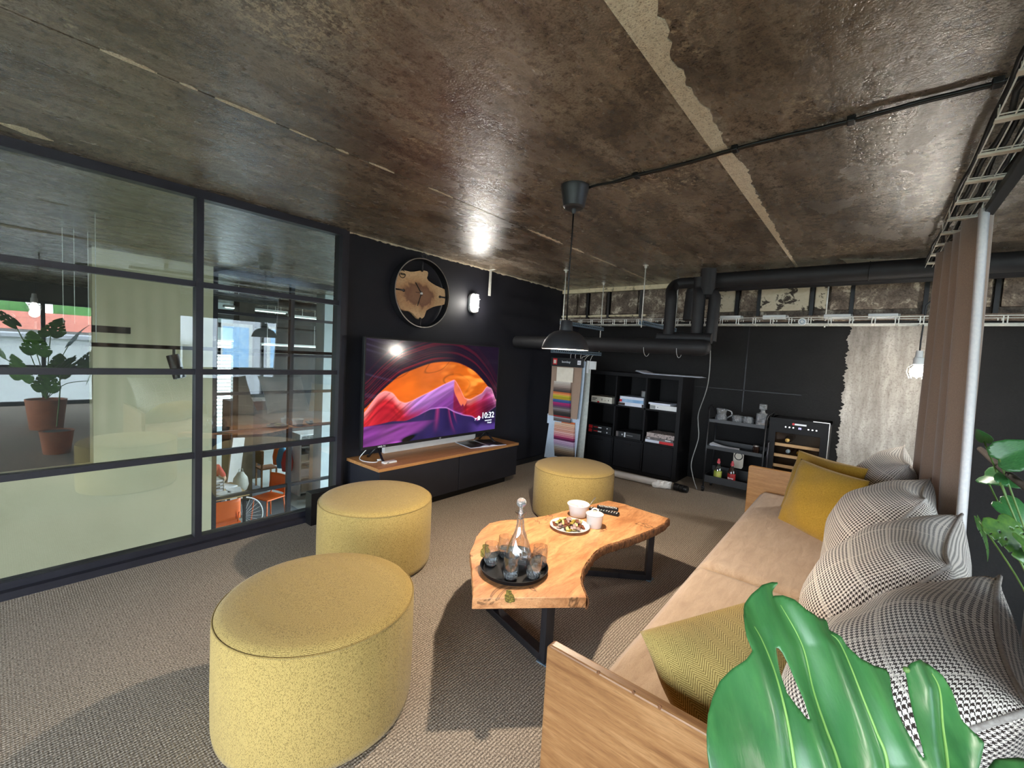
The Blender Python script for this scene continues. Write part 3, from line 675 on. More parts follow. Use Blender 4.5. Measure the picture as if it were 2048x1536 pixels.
# bulkhead wall lamp
wlmp = thing('bulkhead_lamp', 'lit oval caged bulkhead lamp on the black wall right of the clock', 'lamp', (3.6, 3.65, 2.075))
def stadium(hw, hh, n=10):
    r = hw; out = []
    for i in range(n+1): a = PI*i/n; out.append((r*math.cos(a), hh-r+r*math.sin(a)))
    for i in range(n+1): a = PI+PI*i/n; out.append((r*math.cos(a), -(hh-r)+r*math.sin(a)))
    return out
RY = Matrix(((1, 0, 0), (0, 0, -1), (0, 1, 0)))    # local xy -> world xz, local z -> -y
G().prism(stadium(.062, .112), 0, .035, RY, (3.6, 3.65, 2.075)).build('base', 'white_plastic', wlmp, bevel=.004)
G().prism(stadium(.048, .095), .035, .075, RY, (3.6, 3.65, 2.075)).build('diffuser', 'bulb_white', wlmp, bevel=.014)
for sx in (-.026, .026): G().tube([(3.6+sx, 3.612, 2.075+z) if abs(z) > .1 else (3.6+sx, 3.568, 2.075+z) for z in (-.108, -.095, -.04, .04, .095, .108)], .004, 8).build('cage_bar', 'white_plastic', wlmp, smooth=True)
for z in (-.045, .045): G().tube([(3.6-.058, 3.61, 2.075+z), (3.6-.045, 3.568, 2.075+z), (3.6+.045, 3.568, 2.075+z), (3.6+.058, 3.61, 2.075+z)], .004, 8).build('cage_bar', 'white_plastic', wlmp, smooth=True)
point('bulkhead_light', (3.6, 3.535, 2.075), (1.0, .95, .86), 15, .05, wlmp)
t = thing('metal_bracket', 'bent grey metal strip hanging from the ceiling right of the bulkhead lamp', 'bracket', (3.84, 3.6, Z))
bx('strip', 'wire_zinc', (3.822, 3.86, 3.60, 3.604, 2.19, 2.497), t); bx('foot', 'wire_zinc', (3.822, 3.86, 3.53, 3.604, 2.493, 2.497), t)
# hanging work lamps with wire baskets
def work_lamp(loc, label, watts, cord_to):
    x, y, z = loc
    t = thing('work_lamp', label, 'lamp', loc, group='hanging work lamps')
    G().tube([(cord_to[0], cord_to[1], cord_to[2]), (x+.05, y-.01, z+.55), (x+.012, y, z+.25), (x, y, z+.15)], .006, 8).build('cord', 'metal_black', t, smooth=True)
    G().lathe([(0, z+.165), (.022, z+.165), (.026, z+.11), (.034, z+.105), (.036, z+.05), (.03, z+.045), (0, z+.045)], (x, y, 0), 18).build('socket', 'white_plastic', t, shade_angle=.6)
    G().lathe([(0, z-.062), (.035, z-.052), (.05, z-.03), (.05, z-.005), (.03, z+.03), (.02, z+.045), (0, z+.045)], (x, y, 0), 20).build('bulb', 'bulb_white', t, smooth=True)
    g = G()
    for k in range(8):
        a = 2*PI*k/8; c, s = math.cos(a), math.sin(a)
        g.tube([(x+.036*c, y+.036*s, z+.045), (x+.066*c, y+.066*s, z+.02), (x+.07*c, y+.07*s, z-.02), (x+.05*c, y+.05*s, z-.07)], .0022, 5)
    g.build('wire_basket', 'brushed_steel', t, smooth=True)
    for zz_, rr in ((z+.018, .067), (z-.03, .068)): G().tube([(x+rr*math.cos(a), y+rr*math.sin(a), zz_) for a in np.linspace(0, 2*PI, 24)[:-1]], .0025, 5, closed=True).build('hoop', 'brushed_steel', t, smooth=True)
    point('work_light', (x, y, z-.095), (1.0, .92, .80), watts, .05, t)
work_lamp((5.05, -.285, 1.56), 'lit caged work lamp hanging beside the curtain before the bare plaster', 42, (5.0, -.42, 2.3))
work_lamp((.40, -1.35, 1.80), 'lit caged work lamp hanging behind the camera, seen mirrored in the glass', 20, (.45, -1.35, Z))

# ================================================================== TV AND CONSOLE
cs = thing('media_console', 'low black media console with an oak top under the television', 'cabinet', (3.03, 3.39, 0))
CZ = .478
bx('top', 'console_oak', (2.085, 3.965, 3.125, 3.645, CZ-.028, CZ), cs, bevel=.002)
bx('carcass', 'black_wall', (2.10, 3.95, 3.155, 3.645, .10, CZ-.028), cs)
bx('plinth', 'plastic_black', (2.16, 3.89, 3.25, 3.64, 0, .10), cs)
bx('door', 'black_wall', (2.10, 3.020, 3.135, 3.155, .102, CZ-.032), cs, bevel=.002); bx('door', 'black_wall', (3.030, 3.95, 3.135, 3.155, .102, CZ-.032), cs, bevel=.002)
bx('gap_edge', 'grey_paint', (3.021, 3.029, 3.150, 3.156, .102, CZ-.032), cs)
# television
TVY = 3.42
tv = thing('television', 'large flat television showing a canyon screensaver on the oak console', 'television', (2.98, TVY, CZ))
X0, X1, Z0, Z1 = 2.098, 3.868, .583, 1.590
bx('body', 'plastic_black', (X0, X1, TVY+.004, TVY+.045, Z0, Z1), tv, bevel=.004)
b = .011
for nm, d in (('bezel', (X0, X1, TVY-.004, TVY+.004, Z1-b, Z1)), ('bezel', (X0, X1, TVY-.004, TVY+.004, Z0, Z0+.026)), ('bezel', (X0, X0+b, TVY-.004, TVY+.004, Z0+.026, Z1-b)), ('bezel', (X1-b, X1, TVY-.004, TVY+.004, Z0+.026, Z1-b))): bx(nm, 'metal_black', d, tv)
NU, NV = 420, 236
uu, tt = np.meshgrid(np.linspace(0, 1, NU), np.linspace(0, 1, NV))   # tt: 0 top .. 1 bottom
def ip(xs, ys, u): return np.interp(u, xs, ys)
def vnoise(u, v, fu, fv, seed):
    r = np.random.default_rng(seed); gx, gy = int(fu)+3, int(fv)+3; gr = r.random((gy, gx))
    x = u*fu; y = v*fv; xi = np.clip(x.astype(int), 0, gx-2); yi = np.clip(y.astype(int), 0, gy-2); fx = x-xi; fy = y-yi
    fx = fx*fx*(3-2*fx); fy = fy*fy*(3-2*fy)
    return (gr[yi, xi]*(1-fx)+gr[yi, xi+1]*fx)*(1-fy)+(gr[yi+1, xi]*(1-fx)+gr[yi+1, xi+1]*fx)*fy
def lin(c): c = np.array(c)/255.0; return np.where(c <= .04045, c/12.92, ((c+.055)/1.055)**2.4)
def ss(a, b, x): t = np.clip((x-a)/(b-a), 0, 1); return t*t*(3-2*t)
arch = ip([0, .03, .10, .21, .36, .43, .50, .58, .64, .72, .79, .90, .955, 1.0], [.66, .60, .48, .33, .24, .205, .192, .188, .20, .245, .30, .45, .55, .66], uu)
r1 = ip([0, .04, .08, .12, .17, .21, .25, .29, .36, .43, .52, .61, .66, .70, .75, .81, .86, .90, .95, 1.0], [.69, .60, .515, .485, .51, .59, .615, .60, .55, .505, .44, .385, .49, .60, .62, .58, .55, .47, .50, .66], uu)
r2 = ip([0, .05, .12, .2, .27, .36, .45, .55, .6, .65, .70, .76, .82, .88, .94, 1.0], [.70, .67, .63, .66, .70, .64, .58, .52, .48, .60, .66, .66, .60, .55, .54, .62], uu)
low = ip([0, .08, .17, .26, .34, .43, .50, .555, .62, .70, .78, .83, .90, 1.0], [.81, .80, .78, .79, .75, .69, .685, .69, .745, .79, .815, .875, .80, .72], uu)
def sm(a_, k):
    w_ = np.hanning(2*k+3)[1:-1]; w_ /= w_.sum(); row = np.pad(a_[0], k, mode='edge'); return np.broadcast_to(np.convolve(row, w_, 'valid'), a_.shape)
arch, low = sm(arch, 22), sm(low, 9); r1 = sm(r1, 8)
img = np.zeros((NV, NU, 3))
# dark cave wall with red streaks following the arch
dd = arch-tt
stre = .55*vnoise(np.clip(uu*.6+dd*.4, 0, 1), np.clip(dd, 0, 1), 4, 52, 3)+.45*vnoise(np.clip(uu*.5+dd*.4, 0, 1), np.clip(dd, 0, 1), 5, 120, 33)
img[:] = lin((27, 13, 34))
fade = np.clip(1-dd/.34, 0, 1)
img += (lin((150, 26, 52))-lin((36, 18, 46)))*(ss(.45, .8, stre)*fade*(.5+.5*ss(.6, .2, uu)))[..., None]
img += (lin((70, 66, 96))*.5)*(ss(.55, .9, vnoise(uu*.7+tt*.5, tt-uu*.4+.4, 3, 40, 5))*ss(.45, .05, uu)*.6)[..., None]
# orange rock
inside = ss(-.004, .010, tt-arch)
wx = uu+.05*np.sin(tt*14+uu*6); n = .6*vnoise(wx*.9+.02, tt*.8+.3*uu, 7, 9, 8)+.28*vnoise(wx*.9, tt*.7+.25*uu, 17, 30, 18)+.12*vnoise(wx*.8, tt*.7, 44, 60, 28); n2 = .6*vnoise(wx*.8, tt*.7+.2*uu, 9, 15, 9)+.4*vnoise(wx*.8, tt*.7, 24, 36, 19)
og = lin((255, 120, 26))*(.55+.55*n)[..., None]+lin((255, 196, 90))*(ss(.5, .8, n2)*.5*ss(.3, .9, uu))[..., None]
og = og*(1-.45*np.exp(-((vnoise(wx*.8, tt*.7+.2*uu, 8, 12, 12)-.5)/.035)**2)*(.4+.6*(uu < .6)))[..., None]
og = og*(1-.25*ss(.3, .0, uu)[..., None])+lin((190, 30, 20))*(.5*ss(.35, .02, uu))[..., None]
img = img*(1-inside[..., None])+og*inside[..., None]
# second ridge layer: salmon / red rock below r1
a = ss(-.003, .006, tt-r1)
d1 = tt-r1
sal = ss(.60, .615, uu)*(1-ss(.715, .73, uu))*ss(-.002, .004, tt-r1)
jag = ip([.60, .62, .64, .66, .675, .69, .70, .715, .73], [.47, .55, .60, .655, .685, .66, .69, .66, .62], uu)
cc = tt+1.05*(uu-.45)-.55*(uu-.45)**2; band = .5*vnoise(np.clip(cc*.5+.2, 0, 1), uu*.3, 60, 3, 14)+.5*vnoise(np.clip(d1*1.2, 0, 1), uu*.35, 26, 4, 15)
band2 = vnoise(np.clip(cc*.5+.2, 0, 1), uu*.2, 110, 2, 16); band = .7*band+.3*band2
pk = lin((255, 150, 150))*(1-ss(.0, .10, d1))[..., None]+lin((214, 40, 52))*ss(.0, .10, d1)[..., None]
lil = lin((208, 140, 228))*(1-ss(.02, .20, d1))[..., None]+lin((150, 74, 170))*ss(.02, .2, d1)[..., None]
wlx = ss(.22, .34, uu)*(1-ss(.66, .72, uu)); wl2 = ss(.78, .86, uu)
rock = pk*(1-np.clip(wlx+wl2*.5, 0, 1))[..., None]+lil*np.clip(wlx+wl2*.5, 0, 1)[..., None]
rock = rock*(.55+.75*ss(.25, .75, band))[..., None]
red = lin((190, 18, 44))
wred = ss(.10, .16, d1)*(1-ss(.30, .44, uu))*ss(.02, .1, uu)
rock = rock*(1-.75*wred[..., None])+red*(.75*wred*(.5+.6*band))[..., None]
w3_ = ss(.70, .75, uu)*(1-ss(.86, .95, uu))*ss(.04, .09, d1); rock = rock*(1-.7*w3_[..., None])+red*(.7*w3_*(.4+.8*band))[..., None]
img = img*(1-a[..., None])+rock*a[..., None]
sal2 = sal*ss(.006, -.006, tt-jag); img = img*(1-sal2[..., None])+(lin((246, 120, 84))*(.65+.5*vnoise(uu, tt, 20, 16, 51))[..., None])*sal2[..., None]
rv = sal*ss(-.004, .01, tt-jag)*ss(.0, .03, low-tt); img = img*(1-.8*rv[..., None])+(lin((150, 16, 34))*(.5+.9*band)[..., None])*(.8*rv)[..., None]
# left purple sweep at the bottom and the dark foreground
e = ss(-.004, .008, tt-low)
dk = lin((44, 32, 86))*(.7+.5*vnoise(uu, tt, 14, 10, 20))[..., None]
fan = ss(.55, .9, vnoise(uu*1.0+(uu-.5)*(tt-.68)*-1.6, tt*.15, 70, 3, 22))*ss(.30, .02, tt-low)*ss(.36, .44, uu)*(1-ss(.60, .66, uu))
dk = dk+lin((190, 46, 96))*(fan*.7)[..., None]
sw = ss(.0, .02, tt-.80)*(1-ss(.36, .46, uu+ (tt-.85)*1.1))
dk = dk*(1-.8*sw[..., None])+(lin((150, 66, 160))*(.4+.9*vnoise(uu-tt*.8+1, tt+uu*.5, 6, 34, 24))[..., None])*(.8*sw)[..., None]
pr = ss(.72, .86, uu)*ss(.02, .08, tt-(low+.02)); dk = dk*(1-.5*pr[..., None])+lin((110, 76, 176))*(.5*pr)[..., None]
img = img*(1-e[..., None])+dk*e[..., None]
rim = np.exp(-((tt-low)/.006)**2)*ss(.3, .5, uu); img += lin((220, 150, 230))*(rim*.6)[..., None]
rim = np.exp(-((tt-r1)/.006)**2); img += lin((255, 190, 200))*(rim*.35)[..., None]
dkr = ss(.80, .92, uu)*ss(.60, .74, tt)*(1-ss(.90, .96, tt)); img *= (1-.72*dkr)[..., None]
me = bpy.data.meshes.new('screen')
sx0, sx1, sz0, sz1 = X0+b, X1-b, Z0+.026, Z1-b
vs = np.stack([sx0+(sx1-sx0)*uu-2.98, np.full_like(uu, 0.002), sz1-(sz1-sz0)*tt-CZ], -1).reshape(-1, 3)
I = np.arange(NV*NU).reshape(NV, NU); qs = np.stack([I[1:, :-1], I[1:, 1:], I[:-1, 1:], I[:-1, :-1]], -1).reshape(-1, 4)
me.from_pydata(vs.tolist(), [], qs.tolist()); me.update()
ca = me.color_attributes.new('picture', 'FLOAT_COLOR', 'POINT')
ca.data.foreach_set('color', np.concatenate([np.clip(img, 0, 1.6).reshape(-1, 3), np.ones((NV*NU, 1))], 1).astype(np.float32).ravel())
me.materials.append(M['screen_picture']); so = bpy.data.objects.new('screen', me); C.objects.link(so); so.parent = tv
so['label'] = 'glowing screen with an orange and violet canyon picture'
def scr(u, t): return (sx0+(sx1-sx0)*u, TVY-.0005, sz1-(sz1-sz0)*t)
text('clock_text', '10:32', .098, 'screen_text', tv, scr(.862, .853), FACE_MY, bold=True)
text('weather_text', '7°', .040, 'screen_text', tv, scr(.800, .868), FACE_MY, bold=True)
g = G(); g.prism([(-.017, -.02), (.017, -.02), (.017, 0), (.026, .004), (.018, .018), (0, .03), (-.018, .018), (-.026, .004), (-.017, 0)], 0, .0008, RY, Vector(scr(.838, .862))+Vector((0, 0, .016))); g.build('weather_icon', 'screen_text', tv)
g = G(); xx = 0
for w_ in (.012, .016, .008, .014, .010, .016, .012): g.prism([(xx, 0), (xx+w_, 0), (xx+w_, .011), (xx, .011)], 0, .0006, RY, scr(.897, .888)); xx += w_+.004
g.build('caption_line', 'screen_text', tv)
text('caption_text', 'Google', .024, 'screen_text', tv, scr(.922, .917), FACE_MY, bold=True)
text('badge_text', 'LG', .020, 'print_white', tv, (2.99, TVY-.0045, Z0+.006), FACE_MY)
text('spec_text', 'UHD TV', .022, 'print_white', tv, (2.26, TVY-.0045, Z0+.005), FACE_MY, bold=True)
for x, s in ((2.27, -1), (3.72, 1)):
    g = G(); g.tube([(x, TVY+.02, Z0+.01), (x+.045*s*.4, TVY-.10, CZ+.012), (x+.045*s*.5, TVY-.125, CZ+.007)], .011, 8); g.build('foot', 'plastic_black', tv, smooth=True)
    g = G(); g.tube([(x, TVY+.02, Z0+.01), (x+.02*s, TVY+.12, CZ+.012), (x+.02*s, TVY+.14, CZ+.007)], .011, 8); g.build('foot', 'plastic_black', tv, smooth=True)
tk = thing('white_trunking', 'long white bar lying on the console behind the television', 'bar', (3.08, 3.60, CZ))
bx('body', 'white_plastic', (2.44, 3.69, 3.575, 3.62, CZ, CZ+.068), tk, bevel=.004); bx('end_cap', 'grey_paint', (3.69, 3.70, 3.577, 3.618, CZ+.002, CZ+.066), tk, bevel=.002)
# magazine open on the console
mg = thing('open_magazine', 'open magazine with dark photo pages on the right of the console', 'magazine', (3.58, 3.36, CZ))
def page(cx, w_, ang, s):
    g = G(); n = 10; vs = []; fs = []
    for j in range(2):
        for i in range(n+1):
            t = i/n; vs.append((s*t*w_, (-.165, .165)[j], .004+.012*math.sin(min(1, t*2.2)*PI)*.8+.003*(1-t)))
    for j in range(2):
        for i in range(n+1): t = i/n; vs.append((s*t*w_, (-.165, .165)[j], 0))
    m = n+1
    for i in range(n):
        fs += [(i, i+1, m+i+1, m+i), (2*m+i, 3*m+i, 3*m+i+1, 2*m+i+1), (i, 2*m+i, 2*m+i+1, i+1), (m+i, m+i+1, 3*m+i+1, 3*m+i)]
    fs += [(n, 2*m+n, 3*m+n, m+n)]
    R = rotm(0, 0, ang); return [(R @ Vector(v))+Vector((cx[0], cx[1], CZ+.001)) for v in vs], fs
for s in (-1, 1):
    v_, f_ = page((3.55, 3.345), .24, -.22, s); G().add(v_, f_).build('page_block', 'white_paper', mg)
    v_ = [Vector((p[0], p[1], p[2]+.0015)) for p in v_[:22]]; c_ = sum(v_, Vector())/22; v_ = [c_+(p-c_)*.93+Vector((0, 0, .001)) for p in v_]
    G().add(v_, [(i, i+1, 11+i+1, 11+i) for i in range(10)]).build('photo', 'photo_dark', mg)
sb = thing('white_adapter', 'small flat white adapter box on the left of the console', 'adapter', (2.30, 3.26, CZ))
bx('body', 'white_plastic', (2.215, 2.345, 3.235, 3.285, CZ, CZ+.016), sb, bevel=.004); bx('port', 'plastic_black', (2.24, 2.26, 3.2335, 3.236, CZ+.005, CZ+.011), sb)
cdl = [(2.235, 3.36, CZ+.01), (2.19, 3.33, CZ+.005), (2.14, 3.38, CZ+.005), (2.13, 3.48, CZ+.005), (2.17, 3.55, CZ+.02), (2.24, 3.50, .60)]
wc = thing('white_cable', 'white plugged cable curling beside the left television foot', 'cable', cdl[0])
def smooth_path(p, k=6):
    p = [Vector(q) for q in p]; out = []
    for i in range(len(p)-1):
        a, b_, c_, d_ = p[max(i-1, 0)], p[i], p[i+1], p[min(i+2, len(p)-1)]
        for j in range(k):
            t = j/k; out.append(.5*((2*b_)+(c_-a)*t+(2*a-5*b_+4*c_-d_)*t*t+(3*b_-a-3*c_+d_)*t**3))
    out.append(p[-1]); return out
G().tube(smooth_path(cdl), .004, 6).build('cord', 'white_plastic', wc, smooth=True); bx('plug', 'white_plastic', (2.225, 2.265, 3.35, 3.372, CZ+.002, CZ+.02), wc, bevel=.004)
tv2 = [(3.66, 3.47, .60), (3.655, 3.5, .54), (3.64, 3.53, .50), (3.66, 3.56, CZ+.006)]
tag(G().tube(smooth_path(tv2), .0035, 6).build('tv_cable', 'plastic_black', None, smooth=True, at=tv2[0]), 'short black cable hanging from the right of the television', 'cable')

# wall clock: steel ring with a live edge wood slice
ck_ = thing('wall_clock', 'round steel ring clock with a live-edge wood slice on the black wall', 'clock', (2.82, 3.60, 2.07))
CX, CY, CZc, CR = 2.822, 3.585, 2.072, .345
n_ = 64; g = G(); vs = []; fs = []
for i in range(n_):
    a = 2*PI*i/n_
    for r_, y_ in ((CR, 3.555), (CR, 3.645), (CR-.007, 3.645), (CR-.007, 3.555)): vs.append((CX+r_*math.cos(a), y_, CZc+r_*math.sin(a)))
for i in range(n_):
    j = (i+1) % n_
    for k in range(4): fs.append((i*4+k, i*4+(k+1) % 4, j*4+(k+1) % 4, j*4+k))
g.add(vs, fs).build('ring', 'metal_black', ck_, shade_angle=.6)
g = G(); vs = []
for i in range(n_):
    a = 2*PI*i/n_
    for r_, y_ in ((CR+.001, 3.553), (CR-.008, 3.553), (CR-.008, 3.557), (CR+.001, 3.557)): vs.append((CX+r_*math.cos(a), y_, CZc+r_*math.sin(a)))
g.add(vs, [(i*4+k, i*4+(k+1) % 4, ((i+1) % n_)*4+(k+1) % 4, ((i+1) % n_)*4+k) for i in range(n_) for k in range(4)]).build('front_rim', 'brushed_steel', ck_, shade_angle=.6)
G().tube([(CX+.026*math.cos(a), 3.575, CZc+CR+.026+.026*math.sin(a)) for a in np.linspace(0, 2*PI, 20)[:-1]], .009, 8, closed=True).build('hanging_eye', 'leg_steel', ck_, smooth=True)
def cpx(x, y):   # zoomed clock picture -> metres round the clock centre
    return ((x-612)/1229*120/869*5.0*1.22-.0, -(y-770)/1536*150/869*4.43)
oc = [(185, 385), (265, 385), (370, 395), (440, 385), (540, 355), (600, 330), (650, 335), (700, 340), (722, 365), (718, 420), (703, 470), (730, 510), (800, 550), (890, 590), (960, 610), (1040, 632), (1090, 645), (1115, 680), (1130, 740), (1138, 810), (1135, 880), (1110, 950), (1040, 970), (940, 990), (850, 1020), (770, 1060), (720, 1095), (700, 1150), (680, 1215), (650, 1245), (600, 1268), (545, 1255), (500, 1215), (450, 1165), (380, 1125), (310, 1125), (250, 1110), (205, 1090), (160, 990), (125, 880), (105, 770), (100, 680), (120, 560), (150, 460)]
P2 = []
for x, y in oc:
    a, b_ = cpx(x, y); a = (x-590)/545*CR; b_ = -(y-778-(x-590)*.075)/650*CR
    r_ = math.hypot(a, b_)
    if r_ > CR*.955: a *= CR*.955/r_; b_ *= CR*.955/r_
    P2.append((a, b_))
G().prism(P2, .015, .05, RY, (CX, 3.65, CZc)).build('wood_slice', 'clock_wood', ck_, bevel=.004)
for a0, r_a, r_b in ((PI/2, .67, 1), (-PI/2, .74, 1), (PI, .62, .97), (0, .72, .97)):
    c_, s_ = math.cos(a0), math.sin(a0); p0 = (CX+c_*CR*r_a, 3.590, CZc+s_*CR*r_a); p1 = (CX+c_*CR*r_b, 3.590, CZc+s_*CR*r_b)
    G().cyl(p0, p1, .008, n=8).build('spoke', 'leg_steel', ck_, smooth=True); G().cyl((p0[0], 3.60, p0[2]), (p0[0], 3.592, p0[2]), .014, n=10).build('screw', 'plastic_black', ck_)
def hand(ang, L, w_, nm):
    R = rotm(0, 0, 0); c_, s_ = math.cos(ang), math.sin(ang)
    G().tube([(CX-c_*.02, 3.592, CZc-s_*.02), (CX+c_*L, 3.592, CZc+s_*L)], w_, 6).build(nm, 'print_black', ck_)
hand(math.radians(128), .125, .005, 'hour_hand'); hand(math.radians(-108), .135, .004, 'minute_hand'); hand(math.radians(176), .07, .002, 'second_hand')
G().cyl((CX, 3.60, CZc), (CX, 3.584, CZc), .012, n=14).build('hub', 'porcelain', ck_)
G().tube([(CX-.235+.036*math.cos(a), 3.597, CZc+.155+.036*math.sin(a)) for a in np.linspace(.9, 6.4, 22)], .0035, 6).build('burnt_ring_mark', 'print_black', ck_)
g = G()
for k in range(4): g.tube([(CX-.258+k*.014, 3.597, CZc+.145), (CX-.252+k*.014, 3.597, CZc+.166), (CX-.246+k*.014, 3.597, CZc+.148)], .003, 5)
g.build('burnt_lettering', 'print_black', ck_)

# ================================================================== BACK WALL FURNITURE
SX, SY0, SY1, SH = 5.52, 1.812, 3.165, 1.345
sh = thing('cube_shelf', 'black three by three cube shelf against the back wall', 'shelf', (5.75, 2.49, 0))
bx('side_panel', 'shelf_black', (SX, SX+.46, SY0, SY0+.05, 0, SH), sh, bevel=.002); bx('side_panel', 'shelf_black', (SX, SX+.46, SY1-.05, SY1, 0, SH), sh, bevel=.002)
bx('top', 'shelf_black', (SX, SX+.46, SY0+.05, SY1-.05, SH-.05, SH), sh, bevel=.002); bx('bottom', 'shelf_black', (SX, SX+.46, SY0+.05, SY1-.05, 0, .045), sh, bevel=.002)
DV = [2.274, 2.703]
for y in DV: bx('divider', 'shelf_black', (SX+.003, SX+.46, y-.01, y+.01, .045, SH-.05), sh)
SZ = [.447, .886]
for z in SZ: bx('shelf_board', 'shelf_black', (SX+.003, SX+.46, SY0+.05, SY1-.05, z-.01, z+.01), sh)
cells = [(DV[1]+.012, SY1-.052), (DV[0]+.012, DV[1]-.012), (SY0+.052, DV[0]-.012)]
for (a, b_), nm in zip(cells, ('left', 'middle', 'right')):
    t = thing('storage_bin', 'black fabric storage bin in the bottom '+nm+' cube of the shelf', 'bin', (5.75, (a+b_)/2, .045), group='fabric bins in the bottom row')
    bx('body', 'bin_fabric', (SX+.012, SX+.44, a+.004, b_-.004, .046, .425), t, bevel=.008)
    bx('rim', 'bin_fabric', (SX+.010, SX+.442, a+.002, b_-.002, .415, .432), t, bevel=.003); bx('pull_loop', 'plastic_black', (SX+.004, SX+.012, (a+b_)/2-.05, (a+b_)/2+.05, .37, .385), t)
def slab_box(name, label, cat, y0, y1, z0, z1, mat, depth=.30, x0=None, group=None, extras=()):
    x0 = SX+.015 if x0 is None else x0
    t = thing(name, label, cat, (x0+depth/2, (y0+y1)/2, z0), group=group)
    bx('body', mat, (x0, x0+depth, y0, y1, z0, z1), t, bevel=.003)
    for nm, m, ya, yb, za, zb in extras: bx(nm, m, (x0-.0012, x0+.002, ya, yb, za, zb), t)
    return t
z = SZ[1]+.0105
t = slab_box('flat_box', 'cream flat box with printed sketches in the upper left cube', 'box', 2.76, 3.085, z, z+.088, 'cream_card', extras=(('red_mark', 'print_red', 2.955, 2.985, z, z+.018), ('ink_sketch', 'print_black', 2.91, 2.918, z+.03, z+.06), ('ink_sketch', 'print_black', 2.86, 2.866, z+.028, z+.042), ('ink_sketch', 'print_black', 2.81, 2.818, z+.03, z+.05)))
g = G()
for k in range(7): g.box(SX+.013, SX+.016, 3.06-k*.011, 3.068-k*.011, z+.05, z+.062); g.box(SX+.013, SX+.016, 3.064-k*.008, 3.068-k*.008, z+.03, z+.042)
g.build('lettering', 'print_black', t)
slab_box('flat_box', 'white flat box with blue and navy ends, bottom of the upper middle cube', 'box', 2.30, 2.665, z, z+.042, 'white_paper', extras=(('navy_end', 'photo_dark', 2.565, 2.665, z+.004, z+.038), ('navy_end', 'photo_dark', 2.30, 2.325, z+.002, z+.04)))
slab_box('flat_box', 'blue and white printed box lying on the white box in the middle cube', 'box', 2.305, 2.645, z+.043, z+.128, 'white_paper', extras=(('blue_band', 'blue_print', 2.305, 2.61, z+.05, z+.092), ('red_corner', 'red_print', 2.61, 2.645, z+.05, z+.085)))
t = thing('photo_frame', 'small dark photo frame standing behind the boxes in the middle cube', 'picture frame', (5.72, 2.375, z))
bx('frame', 'grey_print', (5.72, 5.735, 2.325, 2.42, z, z+.21), t); bx('picture', 'photo_dark', (5.7185, 5.7205, 2.338, 2.407, z+.012, z+.12), t); bx('sky', 'grey_paint', (5.7185, 5.7205, 2.338, 2.407, z+.12, z+.198), t)
slab_box('flat_box', 'white flat box with a grey corner in the upper right cube', 'box', 1.865, 2.215, z, z+.062, 'white_plastic', extras=(('grey_corner', 'grey_paint', 2.14, 2.213, z+.006, z+.05), ('dot', 'print_black', 2.105, 2.115, z+.025, z+.035)))
t = thing('white_tablet_box', 'slim white box with a black window on the upper right stack', 'box', (5.63, 2.08, z+.063))
bx('body', 'white_paper', (SX+.01, SX+.26, 1.95, 2.235, z+.063, z+.087), t, bevel=.003); bx('window', 'plastic_black', (SX+.03, SX+.12, 1.985, 2.21, z+.0865, z+.088), t)
z = SZ[0]+.0105
def lettered(name, label, y0, y1, z0, z1, mat, extras, group=None): return slab_box(name, label, 'book', y0, y1, z0, z1, mat, .27, group=group, extras=extras)
lettered('book', 'black book with a red angular mark, lower one in the left middle cube', 2.74, 3.10, z, z+.056, 'black_print', (('red_mark', 'print_red', 3.04, 3.095, z+.006, z+.050), ('red_title', 'print_red', 2.95, 3.015, z+.022, z+.034), ('white_title', 'print_white', 2.89, 2.945, z+.018, z+.034), ('white_dot', 'print_white', 2.795, 2.81, z+.018, z+.034)))
lettered('book', 'black book with a red angular mark, upper one in the left middle cube', 2.74, 3.10, z+.057, z+.113, 'black_print', (('red_mark', 'print_red', 3.035, 3.095, z+.062, z+.107), ('red_title', 'print_red', 2.95, 3.015, z+.078, z+.09), ('white_title', 'print_white', 2.89, 2.945, z+.074, z+.09), ('white_dot', 'print_white', 2.795, 2.81, z+.074, z+.09)))
lettered('book', 'thick black binder with a white tab in the centre cube', 2.31, 2.665, z, z+.082, 'black_print', (('grey_end', 'grey_print', 2.63, 2.664, z+.008, z+.075), ('white_tab', 'print_white', 2.525, 2.545, z+.01, z+.075), ('white_dot', 'print_white', 2.565, 2.58, z+.03, z+.05), ('title', 'grey_paint', 2.42, 2.51, z+.035, z+.043)))
lettered('book', 'thin white and red book at the bottom of the right cube stack', 1.87, 2.245, z, z+.036, 'white_paper', (('red_half', 'print_red', 1.872, 2.055, z+.001, z+.035),))
lettered('book', 'grey book in the middle of the right cube stack', 1.875, 2.24, z+.037, z+.070, 'grey_print', (('white_title', 'print_white', 2.18, 2.215, z+.047, z+.06), ('white_title', 'print_white', 1.91, 1.98, z+.047, z+.06)))
lettered('book', 'patterned book on top of the right cube stack', 1.862, 2.23, z+.071, z+.128, 'floral_print', ())
# paper sheets sagging on top of the shelf
t = thing('paper_sheets', 'white drawing sheets lying across the top right of the cube shelf', 'paper', (5.58, 2.05, SH))
for k in range(3):
    g = G(); n = 14; y0, y1 = 2.44-k*.01, 1.62+k*.025; vs = []
    for i in range(n+1):
        tq = i/n; yy = y0+(y1-y0)*tq; lift = .002+k*.005+.030*max(0, .16-tq)/.16+.02*max(0, .04-abs(tq-.9))*(k == 2)
        vs += [(5.505-k*.004+.02*k*tq, yy, SH+lift), (5.80+.01*k, yy, SH+lift)]
    g.add(vs, [(2*i, 2*i+1, 2*i+3, 2*i+2) for i in range(n)]); o = g.build('sheet', 'white_paper', t)
    md = o.modifiers.new('thick', 'SOLIDIFY'); md.thickness = .002
